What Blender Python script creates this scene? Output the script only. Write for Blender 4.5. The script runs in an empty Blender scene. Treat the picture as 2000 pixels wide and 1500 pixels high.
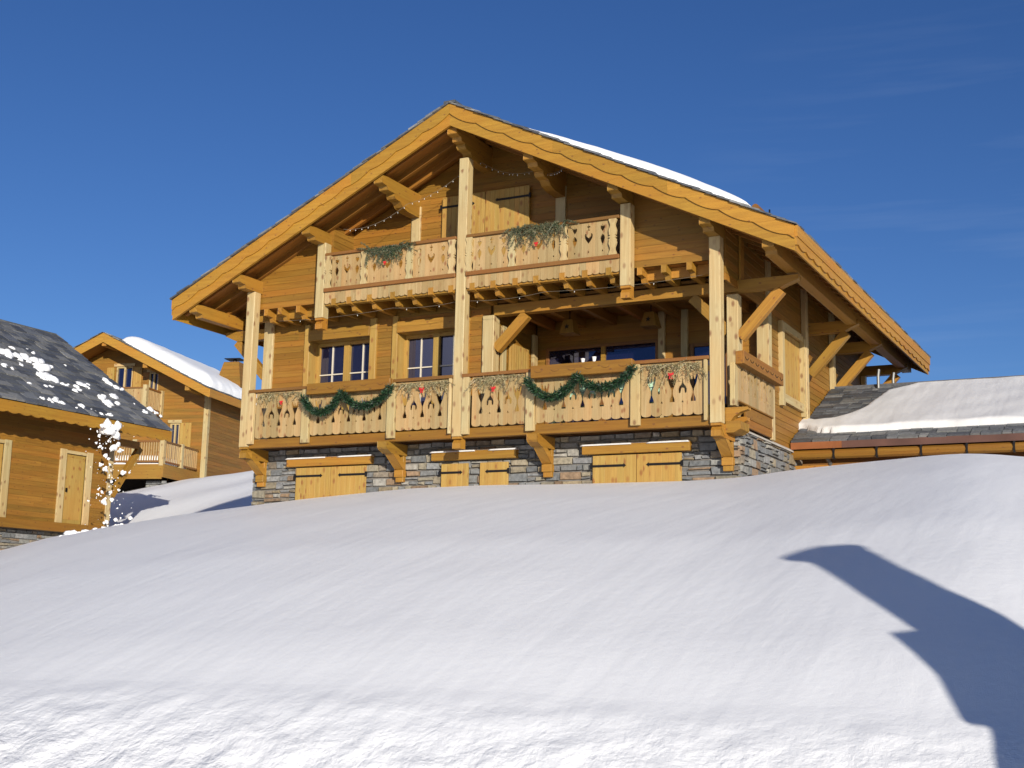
import bpy, math, random
import numpy as np
from mathutils import Matrix, Vector
random.seed(7); rng = np.random.default_rng(11)

# ------------------------------------------------------------------ camera, sky, sun
SC = bpy.context.scene
COL = SC.collection
CAM = Vector((7.51, -21.79, 0.0))            # eye level is z = 0
YAW, PITCH, ROLL = 0.48487, 0.17676, 0.02145
FOC = 2543.0                                  # focal length in pixels of a 2000 px wide frame
f_ = Vector((-math.sin(YAW) * math.cos(PITCH), math.cos(YAW) * math.cos(PITCH), math.sin(PITCH)))
r_ = Vector((math.cos(YAW), math.sin(YAW), 0)); u_ = r_.cross(f_)
R_ = math.cos(ROLL) * r_ + math.sin(ROLL) * u_; U_ = -math.sin(ROLL) * r_ + math.cos(ROLL) * u_
cd = bpy.data.cameras.new('camera'); cd.sensor_width = 36; cd.lens = 36 * FOC / 2000
cd.clip_start = 0.1; cd.clip_end = 5000
cam = bpy.data.objects.new('camera', cd); COL.objects.link(cam)
cam.matrix_world = Matrix(((R_.x, U_.x, -f_.x, CAM.x), (R_.y, U_.y, -f_.y, CAM.y), (R_.z, U_.z, -f_.z, CAM.z), (0, 0, 0, 1)))
SC.camera = cam

SUN_DIR = Vector((0.9, -1.0, 0.275)).normalized()     # towards the sun
SUN_EL = math.asin(SUN_DIR.z); SUN_ROT = math.atan2(SUN_DIR.x, SUN_DIR.y)
W = bpy.data.worlds.new('World'); SC.world = W; W.use_nodes = True
nt = W.node_tree; bg = nt.nodes['Background']
sky = nt.nodes.new('ShaderNodeTexSky'); sky.sky_type = 'NISHITA'; sky.sun_disc = False
sky.sun_elevation = SUN_EL; sky.sun_rotation = SUN_ROT
sky.altitude = 2200; sky.air_density = 1.0; sky.dust_density = 0.9; sky.ozone_density = 3.0
hs = nt.nodes.new('ShaderNodeHueSaturation'); hs.inputs['Saturation'].default_value = 1.16; hs.inputs['Hue'].default_value = 0.514
nt.links.new(sky.outputs[0], hs.inputs['Color']); 
tcw = nt.nodes.new('ShaderNodeTexCoord'); mpw = nt.nodes.new('ShaderNodeMapping'); mpw.inputs['Rotation'].default_value = (math.radians(6), 0, math.radians(11)); mpw.inputs['Scale'].default_value = (3, 3, 42)
nw = nt.nodes.new('ShaderNodeTexNoise'); nw.inputs['Scale'].default_value = 1.6; nw.inputs['Detail'].default_value = 6
mrw = nt.nodes.new('ShaderNodeMapRange'); mrw.inputs[1].default_value = .52; mrw.inputs[2].default_value = .78; mrw.inputs[4].default_value = .07
dw = nt.nodes.new('ShaderNodeVectorMath'); dw.operation = 'DOT_PRODUCT'; dw.inputs[1].default_value = Vector((-0.15, 0.94, 0.29)).normalized()
md = nt.nodes.new('ShaderNodeMapRange'); md.inputs[1].default_value = .982; md.inputs[2].default_value = 1.0
mw = nt.nodes.new('ShaderNodeMath'); mw.operation = 'MULTIPLY'; mxw = nt.nodes.new('ShaderNodeMix'); mxw.data_type = 'RGBA'; mxw.inputs[7].default_value = (5.5, 6.5, 8.0, 1)
for a_, b_ in ((tcw.outputs['Generated'], mpw.inputs[0]), (mpw.outputs[0], nw.inputs[0]), (nw.outputs[0], mrw.inputs[0]), (tcw.outputs['Generated'], dw.inputs[0]), (dw.outputs['Value'], md.inputs[0]), (mrw.outputs[0], mw.inputs[0]), (md.outputs[0], mw.inputs[1]), (mw.outputs[0], mxw.inputs[0]), (hs.outputs[0], mxw.inputs[6]), (mxw.outputs[2], bg.inputs['Color'])): nt.links.new(a_, b_)

bg.inputs['Strength'].default_value = 0.076
sl = bpy.data.lights.new('sun', 'SUN'); sl.energy = 4.0; sl.angle = math.radians(0.5); sl.color = (1.0, 0.93, 0.82)
sun = bpy.data.objects.new('sun', sl); COL.objects.link(sun); sun.location = (20, -30, 20)
sun.rotation_euler = (-SUN_DIR).to_track_quat('-Z', 'Y').to_euler()
SC.view_settings.view_transform = 'Standard'; SC.view_settings.look = 'None'
SC.view_settings.gamma = 1.0; SC.view_settings.exposure = 0.46

# ------------------------------------------------------------------ materials
def new_mat(name):
    m = bpy.data.materials.new(name); m.use_nodes = True
    return m, m.node_tree, m.node_tree.nodes['Principled BSDF']
def N(t, kind, **kw):
    n = t.nodes.new(kind)
    for k, v in kw.items(): setattr(n, k, v)
    return n
def math_node(t, op, a, b=None, clamp=False):
    n = N(t, 'ShaderNodeMath', operation=op, use_clamp=clamp)
    for i, s in enumerate((a, b)):
        if s is None: continue
        if isinstance(s, (int, float)): n.inputs[i].default_value = s
        else: t.links.new(s, n.inputs[i])
    return n.outputs[0]
def mix_rgb(t, fac, a, b, mode='MIX'):
    n = N(t, 'ShaderNodeMix', data_type='RGBA', blend_type=mode)
    for i, s in ((0, fac), (6, a), (7, b)):
        if isinstance(s, (int, float)): n.inputs[i].default_value = s
        elif isinstance(s, tuple): n.inputs[i].default_value = (*s, 1) if len(s) == 3 else s
        else: t.links.new(s, n.inputs[i])
    return n.outputs[2]
def ramp(t, fac, lo, hi):
    n = N(t, 'ShaderNodeMapRange'); n.inputs[1].default_value = lo; n.inputs[2].default_value = hi
    t.links.new(fac, n.inputs[0]); return n.outputs[0]

def wood(name, base, dark, knot=(0.16, 0.06, 0.02), knots=0.075, rough=0.55, var=0.35):
    """UV u runs along the grain in metres; every piece carries its own 'tint'."""
    m, t, p = new_mat(name)
    uv = N(t, 'ShaderNodeUVMap').outputs[0]
    tint = N(t, 'ShaderNodeAttribute', attribute_name='tint').outputs['Fac']
    def mapped(sx, sy):
        mp = N(t, 'ShaderNodeMapping'); mp.inputs['Scale'].default_value = (sx, sy, 1); t.links.new(uv, mp.inputs[0]); return mp.outputs[0]
    g1 = N(t, 'ShaderNodeTexNoise'); g1.inputs['Scale'].default_value = 1; g1.inputs['Detail'].default_value = 5
    t.links.new(mapped(0.7, 16), g1.inputs[0]); g1.inputs['Distortion'].default_value = 0.6
    g2 = N(t, 'ShaderNodeTexNoise'); g2.inputs['Scale'].default_value = 1; g2.inputs['Detail'].default_value = 3
    t.links.new(mapped(2.5, 75), g2.inputs[0])
    g3 = N(t, 'ShaderNodeTexNoise'); g3.inputs['Scale'].default_value = 1; g3.inputs['Detail'].default_value = 2
    t.links.new(mapped(0.6, 1.2), g3.inputs[0])
    f = math_node(t, 'ADD', math_node(t, 'MULTIPLY', ramp(t, g1.outputs[0], .35, .7), 0.6), math_node(t, 'MULTIPLY', ramp(t, g2.outputs[0], .4, .75), 0.4))
    c = mix_rgb(t, f, base, dark)
    c = mix_rgb(t, math_node(t, 'MULTIPLY', ramp(t, g3.outputs[0], .40, .68), 0.55), c, tuple(x * y for x, y in zip(base, (0.95, 0.72, 0.5))))
    v = N(t, 'ShaderNodeTexVoronoi', voronoi_dimensions='2D'); v.inputs['Scale'].default_value = 1; t.links.new(mapped(3.4, 6.0), v.inputs[0])
    kn = math_node(t, 'SUBTRACT', 1.0, ramp(t, v.outputs['Distance'], knots * 0.5, knots * 1.3), True)
    sel = ramp(t, N(t, 'ShaderNodeSeparateColor').outputs[0], 0, 1)
    sc_ = [n for n in t.nodes if n.bl_idname == 'ShaderNodeSeparateColor'][-1]; t.links.new(v.outputs['Color'], sc_.inputs[0])
    kn = math_node(t, 'MULTIPLY', kn, ramp(t, sel, .42, .72), True)
    c = mix_rgb(t, math_node(t, 'MULTIPLY', kn, 0.8), c, knot)
    br = math_node(t, 'ADD', math_node(t, 'MULTIPLY', tint, var), 1.0 - var * 0.55)
    h = N(t, 'ShaderNodeHueSaturation'); t.links.new(c, h.inputs['Color']); t.links.new(br, h.inputs['Value'])
    t.links.new(math_node(t, 'ADD', math_node(t, 'MULTIPLY', tint, -0.010), 0.502), h.inputs['Hue'])
    t.links.new(h.outputs[0], p.inputs['Base Color'])
    p.inputs['Roughness'].default_value = rough
    b = N(t, 'ShaderNodeBump'); b.inputs['Strength'].default_value = 0.25; b.inputs['Distance'].default_value = 0.01
    t.links.new(f, b.inputs['Height']); t.links.new(b.outputs[0], p.inputs['Normal'])
    return m
def plain(name, col, rough=0.6, metal=0.0, noise=0.0, nscale=6.0):
    m, t, p = new_mat(name)
    p.inputs['Roughness'].default_value = rough; p.inputs['Metallic'].default_value = metal
    if noise:
        tc = N(t, 'ShaderNodeTexCoord'); n = N(t, 'ShaderNodeTexNoise'); n.inputs['Scale'].default_value = nscale; n.inputs['Detail'].default_value = 5
        t.links.new(tc.outputs['Object'], n.inputs[0])
        c = mix_rgb(t, ramp(t, n.outputs[0], .3, .7), tuple(x * (1 - noise) for x in col), tuple(min(1, x * (1 + noise)) for x in col))
        t.links.new(c, p.inputs['Base Color'])
    else: p.inputs['Base Color'].default_value = (*col, 1)
    return m
def attr_mat(name, rough=0.8, nz=0.25, nscale=14, bump=0.4, dist=0.02):
    """colour of every stone, slate or leaf from its own 'col' attribute, broken up by noise"""
    m, t, p = new_mat(name)
    a = N(t, 'ShaderNodeAttribute', attribute_name='col').outputs['Color']
    tc = N(t, 'ShaderNodeTexCoord'); n = N(t, 'ShaderNodeTexNoise'); n.inputs['Scale'].default_value = nscale; n.inputs['Detail'].default_value = 6
    t.links.new(tc.outputs['Object'], n.inputs[0])
    v = math_node(t, 'ADD', math_node(t, 'MULTIPLY', ramp(t, n.outputs[0], .3, .7), nz * 2), 1 - nz)
    h = N(t, 'ShaderNodeHueSaturation'); t.links.new(a, h.inputs['Color']); t.links.new(v, h.inputs['Value'])
    t.links.new(h.outputs[0], p.inputs['Base Color']); p.inputs['Roughness'].default_value = rough
    if bump:
        b = N(t, 'ShaderNodeBump'); b.inputs['Strength'].default_value = bump; b.inputs['Distance'].default_value = dist
        t.links.new(n.outputs[0], b.inputs['Height']); t.links.new(b.outputs[0], p.inputs['Normal'])
    return m

def snow_mat(name, ripple, churn=False):
    m, t, p = new_mat(name)
    p.inputs['Base Color'].default_value = (0.89, 0.895, 0.90, 1); p.inputs['Roughness'].default_value = 0.55
    p.inputs['Specular IOR Level'].default_value = 0.25
    tc = N(t, 'ShaderNodeTexCoord')
    mp = N(t, 'ShaderNodeMapping'); mp.inputs['Rotation'].default_value = (0, 0, math.radians(-6)); mp.inputs['Scale'].default_value = (2.3, 0.42, 1)
    t.links.new(tc.outputs['Object'], mp.inputs[0])
    n1 = N(t, 'ShaderNodeTexNoise'); n1.inputs['Scale'].default_value = 1.1; n1.inputs['Detail'].default_value = 2.5; t.links.new(mp.outputs[0], n1.inputs[0])
    n2 = N(t, 'ShaderNodeTexNoise'); n2.inputs['Scale'].default_value = 9; n2.inputs['Detail'].default_value = 8; n2.inputs['Roughness'].default_value = .65; t.links.new(tc.outputs['Object'], n2.inputs[0])
    n3 = N(t, 'ShaderNodeTexNoise'); n3.inputs['Scale'].default_value = 120; n3.inputs['Detail'].default_value = 2; t.links.new(tc.outputs['Object'], n3.inputs[0])
    hh = math_node(t, 'ADD', math_node(t, 'MULTIPLY', n1.outputs[0], ripple), math_node(t, 'MULTIPLY', n2.outputs[0], 0.0045))
    hh = math_node(t, 'ADD', hh, math_node(t, 'MULTIPLY', n3.outputs[0], 0.0022))
    if churn:                                   # broken crust where the bank was ploughed
        ca = N(t, 'ShaderNodeAttribute', attribute_name='churn').outputs['Fac']
        n4 = N(t, 'ShaderNodeTexNoise'); n4.inputs['Scale'].default_value = 3.2; n4.inputs['Detail'].default_value = 9; n4.inputs['Roughness'].default_value = .55; n4.inputs['Distortion'].default_value = .1
        t.links.new(tc.outputs['Object'], n4.inputs[0])
        hh = math_node(t, 'ADD', hh, math_node(t, 'MULTIPLY', math_node(t, 'MULTIPLY', n4.outputs[0], ca), 0.10))
    b = N(t, 'ShaderNodeBump'); b.inputs['Strength'].default_value = 1.0; b.inputs['Distance'].default_value = 1.0
    t.links.new(hh, b.inputs['Height']); t.links.new(b.outputs[0], p.inputs['Normal'])
    return m

M = {}
M['fascia'] = wood('golden larch boards', (0.414, 0.227, 0.024), (0.263, 0.126, 0.011), knots=0.08, var=0.30)
M['beam'] = wood('golden beams', (0.365, 0.202, 0.025), (0.219, 0.104, 0.011), knots=0.10, var=0.34)
M['post'] = wood('pale larch timber', (0.508, 0.425, 0.219), (0.342, 0.243, 0.100), knot=(0.184, 0.081, 0.032), knots=0.20, var=0.22)
M['rail'] = wood('pale larch boards', (0.428, 0.319, 0.147), (0.276, 0.176, 0.065), knot=(0.22, 0.09, 0.03), knots=0.16, var=0.38)
M['clad'] = wood('golden brown cladding', (0.284, 0.151, 0.018), (0.157, 0.071, 0.007), knot=(0.108, 0.039, 0.011), knots=0.08, var=0.34)
M['trim'] = wood('brown stained rails', (0.218, 0.105, 0.021), (0.148, 0.064, 0.012), knots=0.09, var=0.25)
M['plank'] = wood('brown gold planks', (0.268, 0.134, 0.012), (0.157, 0.066, 0.005), knot=(0.130, 0.049, 0.013), knots=0.10, var=0.25)
M['soffit'] = wood('roof boards', (0.278, 0.125, 0.016), (0.195, 0.081, 0.008), knots=0.07, var=0.40)
M['shutter'] = wood('pine shutter boards', (0.417, 0.284, 0.070), (0.290, 0.171, 0.034), knot=(0.238, 0.092, 0.022), knots=0.20, var=0.18)
M['stone'] = attr_mat('rubble stone', 0.85, 0.3, 13, 0.7, 0.02)
M['mortar'] = plain('mortar', (0.17, 0.155, 0.14), 0.95, 0, 0.3)
M['slate'] = attr_mat('slate', 0.55, 0.22, 16, 0.3, 0.008)
M['snow'] = snow_mat('snow field', 0.017, True)
M['dimsnow'] = snow_mat('dimmed roof snow', 0.03); M['dimsnow'].node_tree.nodes['Principled BSDF'].inputs['Base Color'].default_value = (.71, .705, .70, 1)  # copy of the roof snow, darkened to lower its brightness in the sun
M['rsnow'] = snow_mat('roof snow', 0.03)
M['iron'] = plain('black iron', (0.012, 0.010, 0.010), 0.5, 0.4)
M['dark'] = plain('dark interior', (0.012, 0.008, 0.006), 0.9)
M['needle'] = attr_mat('fir needles', 0.55, 0.2, 5, 0)
M['red'] = plain('red ribbon', (0.55, 0.02, 0.025), 0.45)
M['white'] = plain('white glaze', (0.78, 0.78, 0.78), 0.35)
M['mint'] = plain('mint green paint', (0.42, 0.62, 0.44), 0.5, 0, 0.08)
M['copper'] = plain('copper edge', (0.33, 0.12, 0.045), 0.4, 0.5, 0.25, 2)
M['brown'] = plain('brown metal edge', (0.13, 0.062, 0.045), 0.5, 0.2, 0.2, 2)
M['steel'] = plain('steel flue', (0.16, 0.16, 0.155), 0.5, 0.6)
M['cream'] = plain('cream paint', (.62, .56, .44), .5)
M['wire'] = plain('wire', (0.18, 0.15, 0.11), 0.5)
M['bulb'] = plain('bulb', (0.80, 0.80, 0.76), 0.2)
M['curtain'] = plain('curtain', (0.6, 0.55, 0.46), 0.8)
gm, gt, gp = new_mat('window glass'); gp.inputs['Base Color'].default_value = (0.006, 0.006, 0.02, 1)
gp.inputs['Roughness'].default_value = 0.03; gp.inputs['IOR'].default_value = 2.0; gp.inputs['Specular Tint'].default_value = (0.62, 0.66, 1, 1); M['glass'] = gm

# ------------------------------------------------------------------ mesh builder
class MB:
    def __init__(s): s.v = []; s.f = []; s.uv = []; s.t = []; s.c = []
    def face(s, idx, uvs, tint, col=(1, 1, 1)):
        s.f.append(idx); s.uv.append(uvs); s.t.append(tint); s.c.append(col)
    def hexa(s, P, tint=None, g=None, col=(1, 1, 1)):
        """8 corners: bottom ring 0-3, top ring 4-7; g = grain direction"""
        if tint is None: tint = random.random()
        P = [Vector(p) for p in P]; b = len(s.v); s.v += [tuple(p) for p in P]
        e = [(P[1] - P[0]), (P[3] - P[0]), (P[4] - P[0])]
        if g is None: g = max(e, key=lambda q: q.length)
        g = Vector(g).normalized()
        a = Vector((0, 0, 1)) if abs(g.z) < 0.8 else Vector((1, 0, 0))
        h1 = (a - g * a.dot(g)).normalized(); h2 = g.cross(h1)
        ou, ov = random.uniform(0, 60), random.uniform(0, 60)
        for q in ((0, 3, 2, 1), (4, 5, 6, 7), (0, 1, 5, 4), (1, 2, 6, 5), (2, 3, 7, 6), (3, 0, 4, 7)):
            n = (P[q[1]] - P[q[0]]).cross(P[q[3]] - P[q[0]])
            hh = h1 if abs(n.dot(h2)) >= abs(n.dot(h1)) else h2
            gg = g if abs(n.dot(g)) < 0.9 * n.length else h2
            s.face([b + i for i in q], [(P[i].dot(gg) * (1 if gg is g else 8) + ou, P[i].dot(hh) + ov) for i in q], tint, col)
    def box(s, x0, x1, y0, y1, z0, z1, g=None, tint=None, col=(1, 1, 1)):
        s.hexa([(x0, y0, z0), (x1, y0, z0), (x1, y1, z0), (x0, y1, z0), (x0, y0, z1), (x1, y0, z1), (x1, y1, z1), (x0, y1, z1)], tint,
               {'x': (1, 0, 0), 'y': (0, 1, 0), 'z': (0, 0, 1)}.get(g), col)
    def beam(s, p0, p1, w, h, up=(0, 0, 1), tint=None, col=(1, 1, 1)):
        p0, p1 = Vector(p0), Vector(p1); d = (p1 - p0).normalized(); a = d.cross(Vector(up)).normalized() * (w / 2); b = a.cross(d).normalized() * (h / 2)
        s.hexa([p0 - a - b, p1 - a - b, p1 + a - b, p0 + a - b, p0 - a + b, p1 - a + b, p1 + a + b, p0 + a + b], tint, d, col)
    def prism(s, poly, o, a, b, th, g='b', tint=None, col=(1, 1, 1)):
        """polygon (p, q) -> o + p a + q b, extruded by vector th"""
        if tint is None: tint = random.random()
        o, a, b, th = Vector(o), Vector(a), Vector(b), Vector(th); n = len(poly); k = len(s.v)
        L = [o + a * p + b * q for p, q in poly]; s.v += [tuple(p) for p in L] + [tuple(p + th) for p in L]
        area = sum(poly[i][0] * poly[(i + 1) % n][1] - poly[(i + 1) % n][0] * poly[i][1] for i in range(n))
        flip = (area > 0) == (a.cross(b).dot(th) > 0)
        ou, ov = random.uniform(0, 60), random.uniform(0, 60)
        w = lambda p: (p[1] + ou, p[0] + ov) if g == 'b' else (p[0] + ou, p[1] + ov)
        fr = list(range(n))
        if flip: fr = fr[::-1]
        s.face([k + i for i in fr], [w(poly[i]) for i in fr], tint, col)
        s.face([k + n + i for i in fr[::-1]], [w(poly[i]) for i in fr[::-1]], tint, col)
        for i in range(n):
            j = (i + 1) % n; q = [k + i, k + j, k + n + j, k + n + i]; uvs = [w(poly[i]), w(poly[j]), (w(poly[j])[0], w(poly[j])[1] + th.length), (w(poly[i])[0], w(poly[i])[1] + th.length)]
            if not flip: q = q[::-1]; uvs = uvs[::-1]
            q = q[::-1]; uvs = uvs[::-1]
            s.face(q, uvs, tint, col)
    def tube(s, pts, r, n=6, tint=0.5, col=(1, 1, 1), r1=None, cap=True):
        pts = [Vector(p) for p in pts]; k = len(s.v); L = 0.0
        for i, p in enumerate(pts):
            d = (pts[min(i + 1, len(pts) - 1)] - pts[max(i - 1, 0)]).normalized()
            a = d.cross(Vector((0, 0, 1)) if abs(d.z) < .9 else Vector((1, 0, 0))).normalized(); b = d.cross(a)
            rr = r if r1 is None else r + (r1 - r) * i / max(1, len(pts) - 1)
            for j in range(n):
                q = 2 * math.pi * j / n; s.v.append(tuple(p + a * math.cos(q) * rr + b * math.sin(q) * rr))
        for i in range(len(pts) - 1):
            l1 = L + (pts[i + 1] - pts[i]).length
            for j in range(n):
                j2 = (j + 1) % n
                s.face([k + i * n + j, k + i * n + j2, k + (i + 1) * n + j2, k + (i + 1) * n + j], [(L, j / n), (L, (j + 1) / n), (l1, (j + 1) / n), (l1, j / n)], tint, col)
            L = l1
        if cap:
            s.face([k + j for j in range(n)][::-1], [(0, 0)] * n, tint, col); m = k + (len(pts) - 1) * n
            s.face([m + j for j in range(n)], [(0, 0)] * n, tint, col)
    def tri(s, a, b, c, tint=0.5, col=(1, 1, 1)):
        k = len(s.v); s.v += [tuple(a), tuple(b), tuple(c)]; s.face([k, k + 1, k + 2], [(0, 0), (.1, 0), (.1, .1)], tint, col)
    def build(s, name, mat, parent=None, bevel=0.0, smooth=False):
        me = bpy.data.meshes.new(name); V = np.array(s.v, float)
        loc = Vector((0, 0, 0))
        if parent is None:
            lo, hi = V.min(0), V.max(0); loc = Vector(((lo[0] + hi[0]) / 2, (lo[1] + hi[1]) / 2, lo[2])); V = V - np.array(loc)
        me.from_pydata(V.tolist(), [], s.f)
        uvl = me.uv_layers.new(name='UVMap'); flat = [c for q in s.uv for w in q for c in w]; uvl.data.foreach_set('uv', flat)
        at = me.attributes.new('tint', 'FLOAT', 'FACE'); at.data.foreach_set('value', s.t)
        ac = me.attributes.new('col', 'FLOAT_COLOR', 'FACE'); ac.data.foreach_set('color', [x for c in s.c for x in (*c, 1.0)])
        if smooth: me.polygons.foreach_set('use_smooth', [True] * len(me.polygons))
        me.materials.append(M[mat] if isinstance(mat, str) else mat)
        o = bpy.data.objects.new(name, me); COL.objects.link(o); o.location = loc
        if parent is not None: adopt(o, parent)
        if bevel:
            bm = o.modifiers.new('edges', 'BEVEL'); bm.width = bevel; bm.segments = 1; bm.limit_method = 'ANGLE'; bm.angle_limit = math.radians(40)
        return o
def wmat(o):
    m = Matrix.Translation(o.location) @ o.rotation_euler.to_matrix().to_4x4()
    return m if o.parent is None else wmat(o.parent) @ o.matrix_parent_inverse @ m
def adopt(o, parent):
    o.parent = parent; o.matrix_parent_inverse = wmat(parent).inverted()
def thing(name, label, cat, loc, group=None):
    o = bpy.data.objects.new(name, None); COL.objects.link(o); o.location = loc; o.empty_display_size = 0.3
    o['label'] = label; o['category'] = cat
    if group: o['group'] = group
    return o
def tag(o, label, cat, group=None, kind=None):
    o['label'] = label; o['category'] = cat
    if group: o['group'] = group
    if kind: o['kind'] = kind
    return o
def one(name, mat, parent, fn, bevel=0.006):
    m = MB(); fn(m); return m.build(name, mat, parent, bevel)

# ------------------------------------------------------------------ snow field (polar profile about the viewer's foot of the slope, one mesh)
CX = [-90, -30, -18.43, -16.74, -15.11, -12.8, -10.64, -9.28, -6.71, -4.92, -3.23, -0.79, 0.24, 1.36, 2.61, 3.89, 4.46, 5.09, 6.5, 9, 40, 90]
CZ = [-3, 0.4, 1.33, 1.65, 1.85, 2.11, 2.29, 2.40, 2.55, 2.57, 2.54, 2.53, 2.56, 2.68, 2.77, 2.85, 2.84, 2.76, 2.6, 2.3, 0.5, -2]
GS = [0, .15, .25, .30, .34, .38, .44, .52, .6, .7, .8, .9, .97, 1.0]
GV = [1.72, 1.70, 1.58, 1.40, 1.155, .955, .785, .615, .47, .335, .208, .10, .03, 0]
def smooth_interp(x, X, Y):
    return (np.interp(x - .25, X, Y) + np.interp(x, X, Y) + np.interp(x + .25, X, Y)) / 3
def sines(x, y, seed, n, lo, hi, aniso=None):
    r = np.random.default_rng(seed); z = np.zeros_like(x)
    for _ in range(n):
        wl = math.exp(r.uniform(math.log(lo), math.log(hi))); an = r.uniform(0, 2 * math.pi) if aniso is None else r.normal(aniso, .22)
        z += np.sin((x * math.cos(an) + y * math.sin(an)) * 2 * math.pi / wl + r.uniform(0, 6.28)) * wl
    return z / n
def terrain(x, y):
    x = np.asarray(x, float); y = np.asarray(y, float)
    dx, dy = x - CAM.x, y - CAM.y
    fwd = np.maximum(dy, 0.05); k = (0.8 - CAM.y) / fwd
    xh = np.clip(CAM.x + dx * k, -60, 60); s = 1 / np.maximum(k, 1e-3)
    zc = smooth_interp(xh, CX, CZ)
    gs = (np.interp(s - .012, GS, GV) + np.interp(s, GS, GV) + np.interp(s + .012, GS, GV)) / 3
    front = zc - (zc + 1.0) * gs
    front = np.where(dy <= 0.05, -2.1 + 0 * front, front)
    zb = smooth_interp(x, CX, CZ); t = np.maximum(y - 0.8, 0)
    q = np.clip((y - 4.5) / 18.5, 0, 1); q = q * q * (3 - 2 * q) * .5 + q * .5
    top = np.interp(x, [-60, -42, -36, -30, -20], [3.6, 4.5, 5.3, 5.9, 6.3]) + .08 * np.maximum(y - 24, 0)
    left = (zb - .35 * np.minimum(t / 2, 1)) * (1 - q) + top * q
    right = np.minimum(zb, 2.7) - 0.5 * np.minimum(t, 1) + 0.06 * np.maximum(t - 8, 0)
    w = np.clip((x + 11) / 2.0, 0, 1)
    back = left * (1 - w) + right * w
    z = np.where(y <= 0.8, front, back)
    near = np.clip((s - 0.2) / .1, 0, 1) * np.clip((0.6 - y) / 2.0, 0, 1)
    z = z + sines(x, y, 3, 9, 2.0, 5, .1) * 0.005 * near + sines(x, y, 5, 14, .5, 1.3, .08) * 0.003 * near
    lump = np.clip((0.41 - s) / 0.06, 0, 1) * np.clip((dy - .5) / 2, 0, 1)
    z = z + lump * (np.abs(sines(x, y, 8, 14, .3, 1.2)) * 0.20 + sines(x, y, 9, 16, .16, .4) * .06)
    bump = np.clip((y - 2) / 3, 0, 1) * np.clip((-11.5 - x) / 2, 0, 1)
    z = z + bump * sines(x, y, 21, 10, 2.0, 6) * 0.05
    return z
xs = np.concatenate([-np.geomspace(400, 36, 26), np.arange(-35, -24, .5), np.arange(-24, 13, .11), np.arange(13, 30, 1.0), np.geomspace(30, 400, 22)])
ys = np.concatenate([-np.geomspace(400, 24, 24), np.arange(-23, -18.4, .5), np.arange(-18.4, -11, .075), np.arange(-11, 1.4, .12), np.arange(1.5, 45, .4), np.geomspace(46, 300, 24)])
GX, GY = np.meshgrid(xs, ys)
GZ = terrain(GX, GY)
far = np.clip((np.hypot(GX, GY) - 70) / 150, 0, 1); GZ = GZ * (1 - far) + np.clip(GZ, -14, 4) * far - 2 * far
nx, ny = len(xs), len(ys)
SS = np.clip((GY - CAM.y) / (0.8 - CAM.y), 0, 1); CH = np.clip((0.405 - SS) / 0.05, 0.0, 1) + .03
me = bpy.data.meshes.new('snow_ground')
idx = np.arange(nx * ny).reshape(ny, nx)
me.from_pydata(np.stack([GX, GY, GZ], -1).reshape(-1, 3).tolist(), [], np.stack([idx[:-1, :-1], idx[:-1, 1:], idx[1:, 1:], idx[1:, :-1]], -1).reshape(-1, 4).tolist())
me.polygons.foreach_set('use_smooth', [True] * len(me.polygons)); me.materials.append(M['snow'])
ca = me.attributes.new('churn', 'FLOAT', 'POINT'); ca.data.foreach_set('value', CH.reshape(-1).tolist())
g = bpy.data.objects.new('snow_ground', me); COL.objects.link(g); g['kind'] = 'structure'; g['label'] = 'smooth white snow slope in front of the chalet'

# added snow slope far off to the left, out of view: it throws sunlight back into the shadows
az = np.radians(np.linspace(-160, -68, 60)); rr = np.linspace(180, 620, 26)
AZ, RR = np.meshgrid(az, rr); edge = np.clip((np.degrees(AZ) + 160) / 18, 0, 1) * np.clip((-68 - np.degrees(AZ)) / 14, 0, 1)
HX = CAM.x + RR * np.sin(AZ); HY = CAM.y + RR * np.cos(AZ)
HZ = -12 + edge * (np.clip((RR - 180) / 300, 0, 1) ** 1.1 * 300 + sines(HX, HY, 40, 14, 30, 140) * .10 * np.clip((RR - 180) / 120, 0, 1))
me = bpy.data.meshes.new('bounce_slope'); ii = np.arange(AZ.size).reshape(AZ.shape)
me.from_pydata(np.stack([HX, HY, HZ], -1).reshape(-1, 3).tolist(), [], np.stack([ii[:-1, :-1], ii[:-1, 1:], ii[1:, 1:], ii[1:, :-1]], -1).reshape(-1, 4).tolist())
me.polygons.foreach_set('use_smooth', [True] * len(me.polygons)); me.materials.append(M['rsnow'])
hl = bpy.data.objects.new('bounce_slope', me); COL.objects.link(hl); hl['kind'] = 'structure'; hl['label'] = 'unseen snow slope added at left to bounce sunlight into the shadows'

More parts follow.
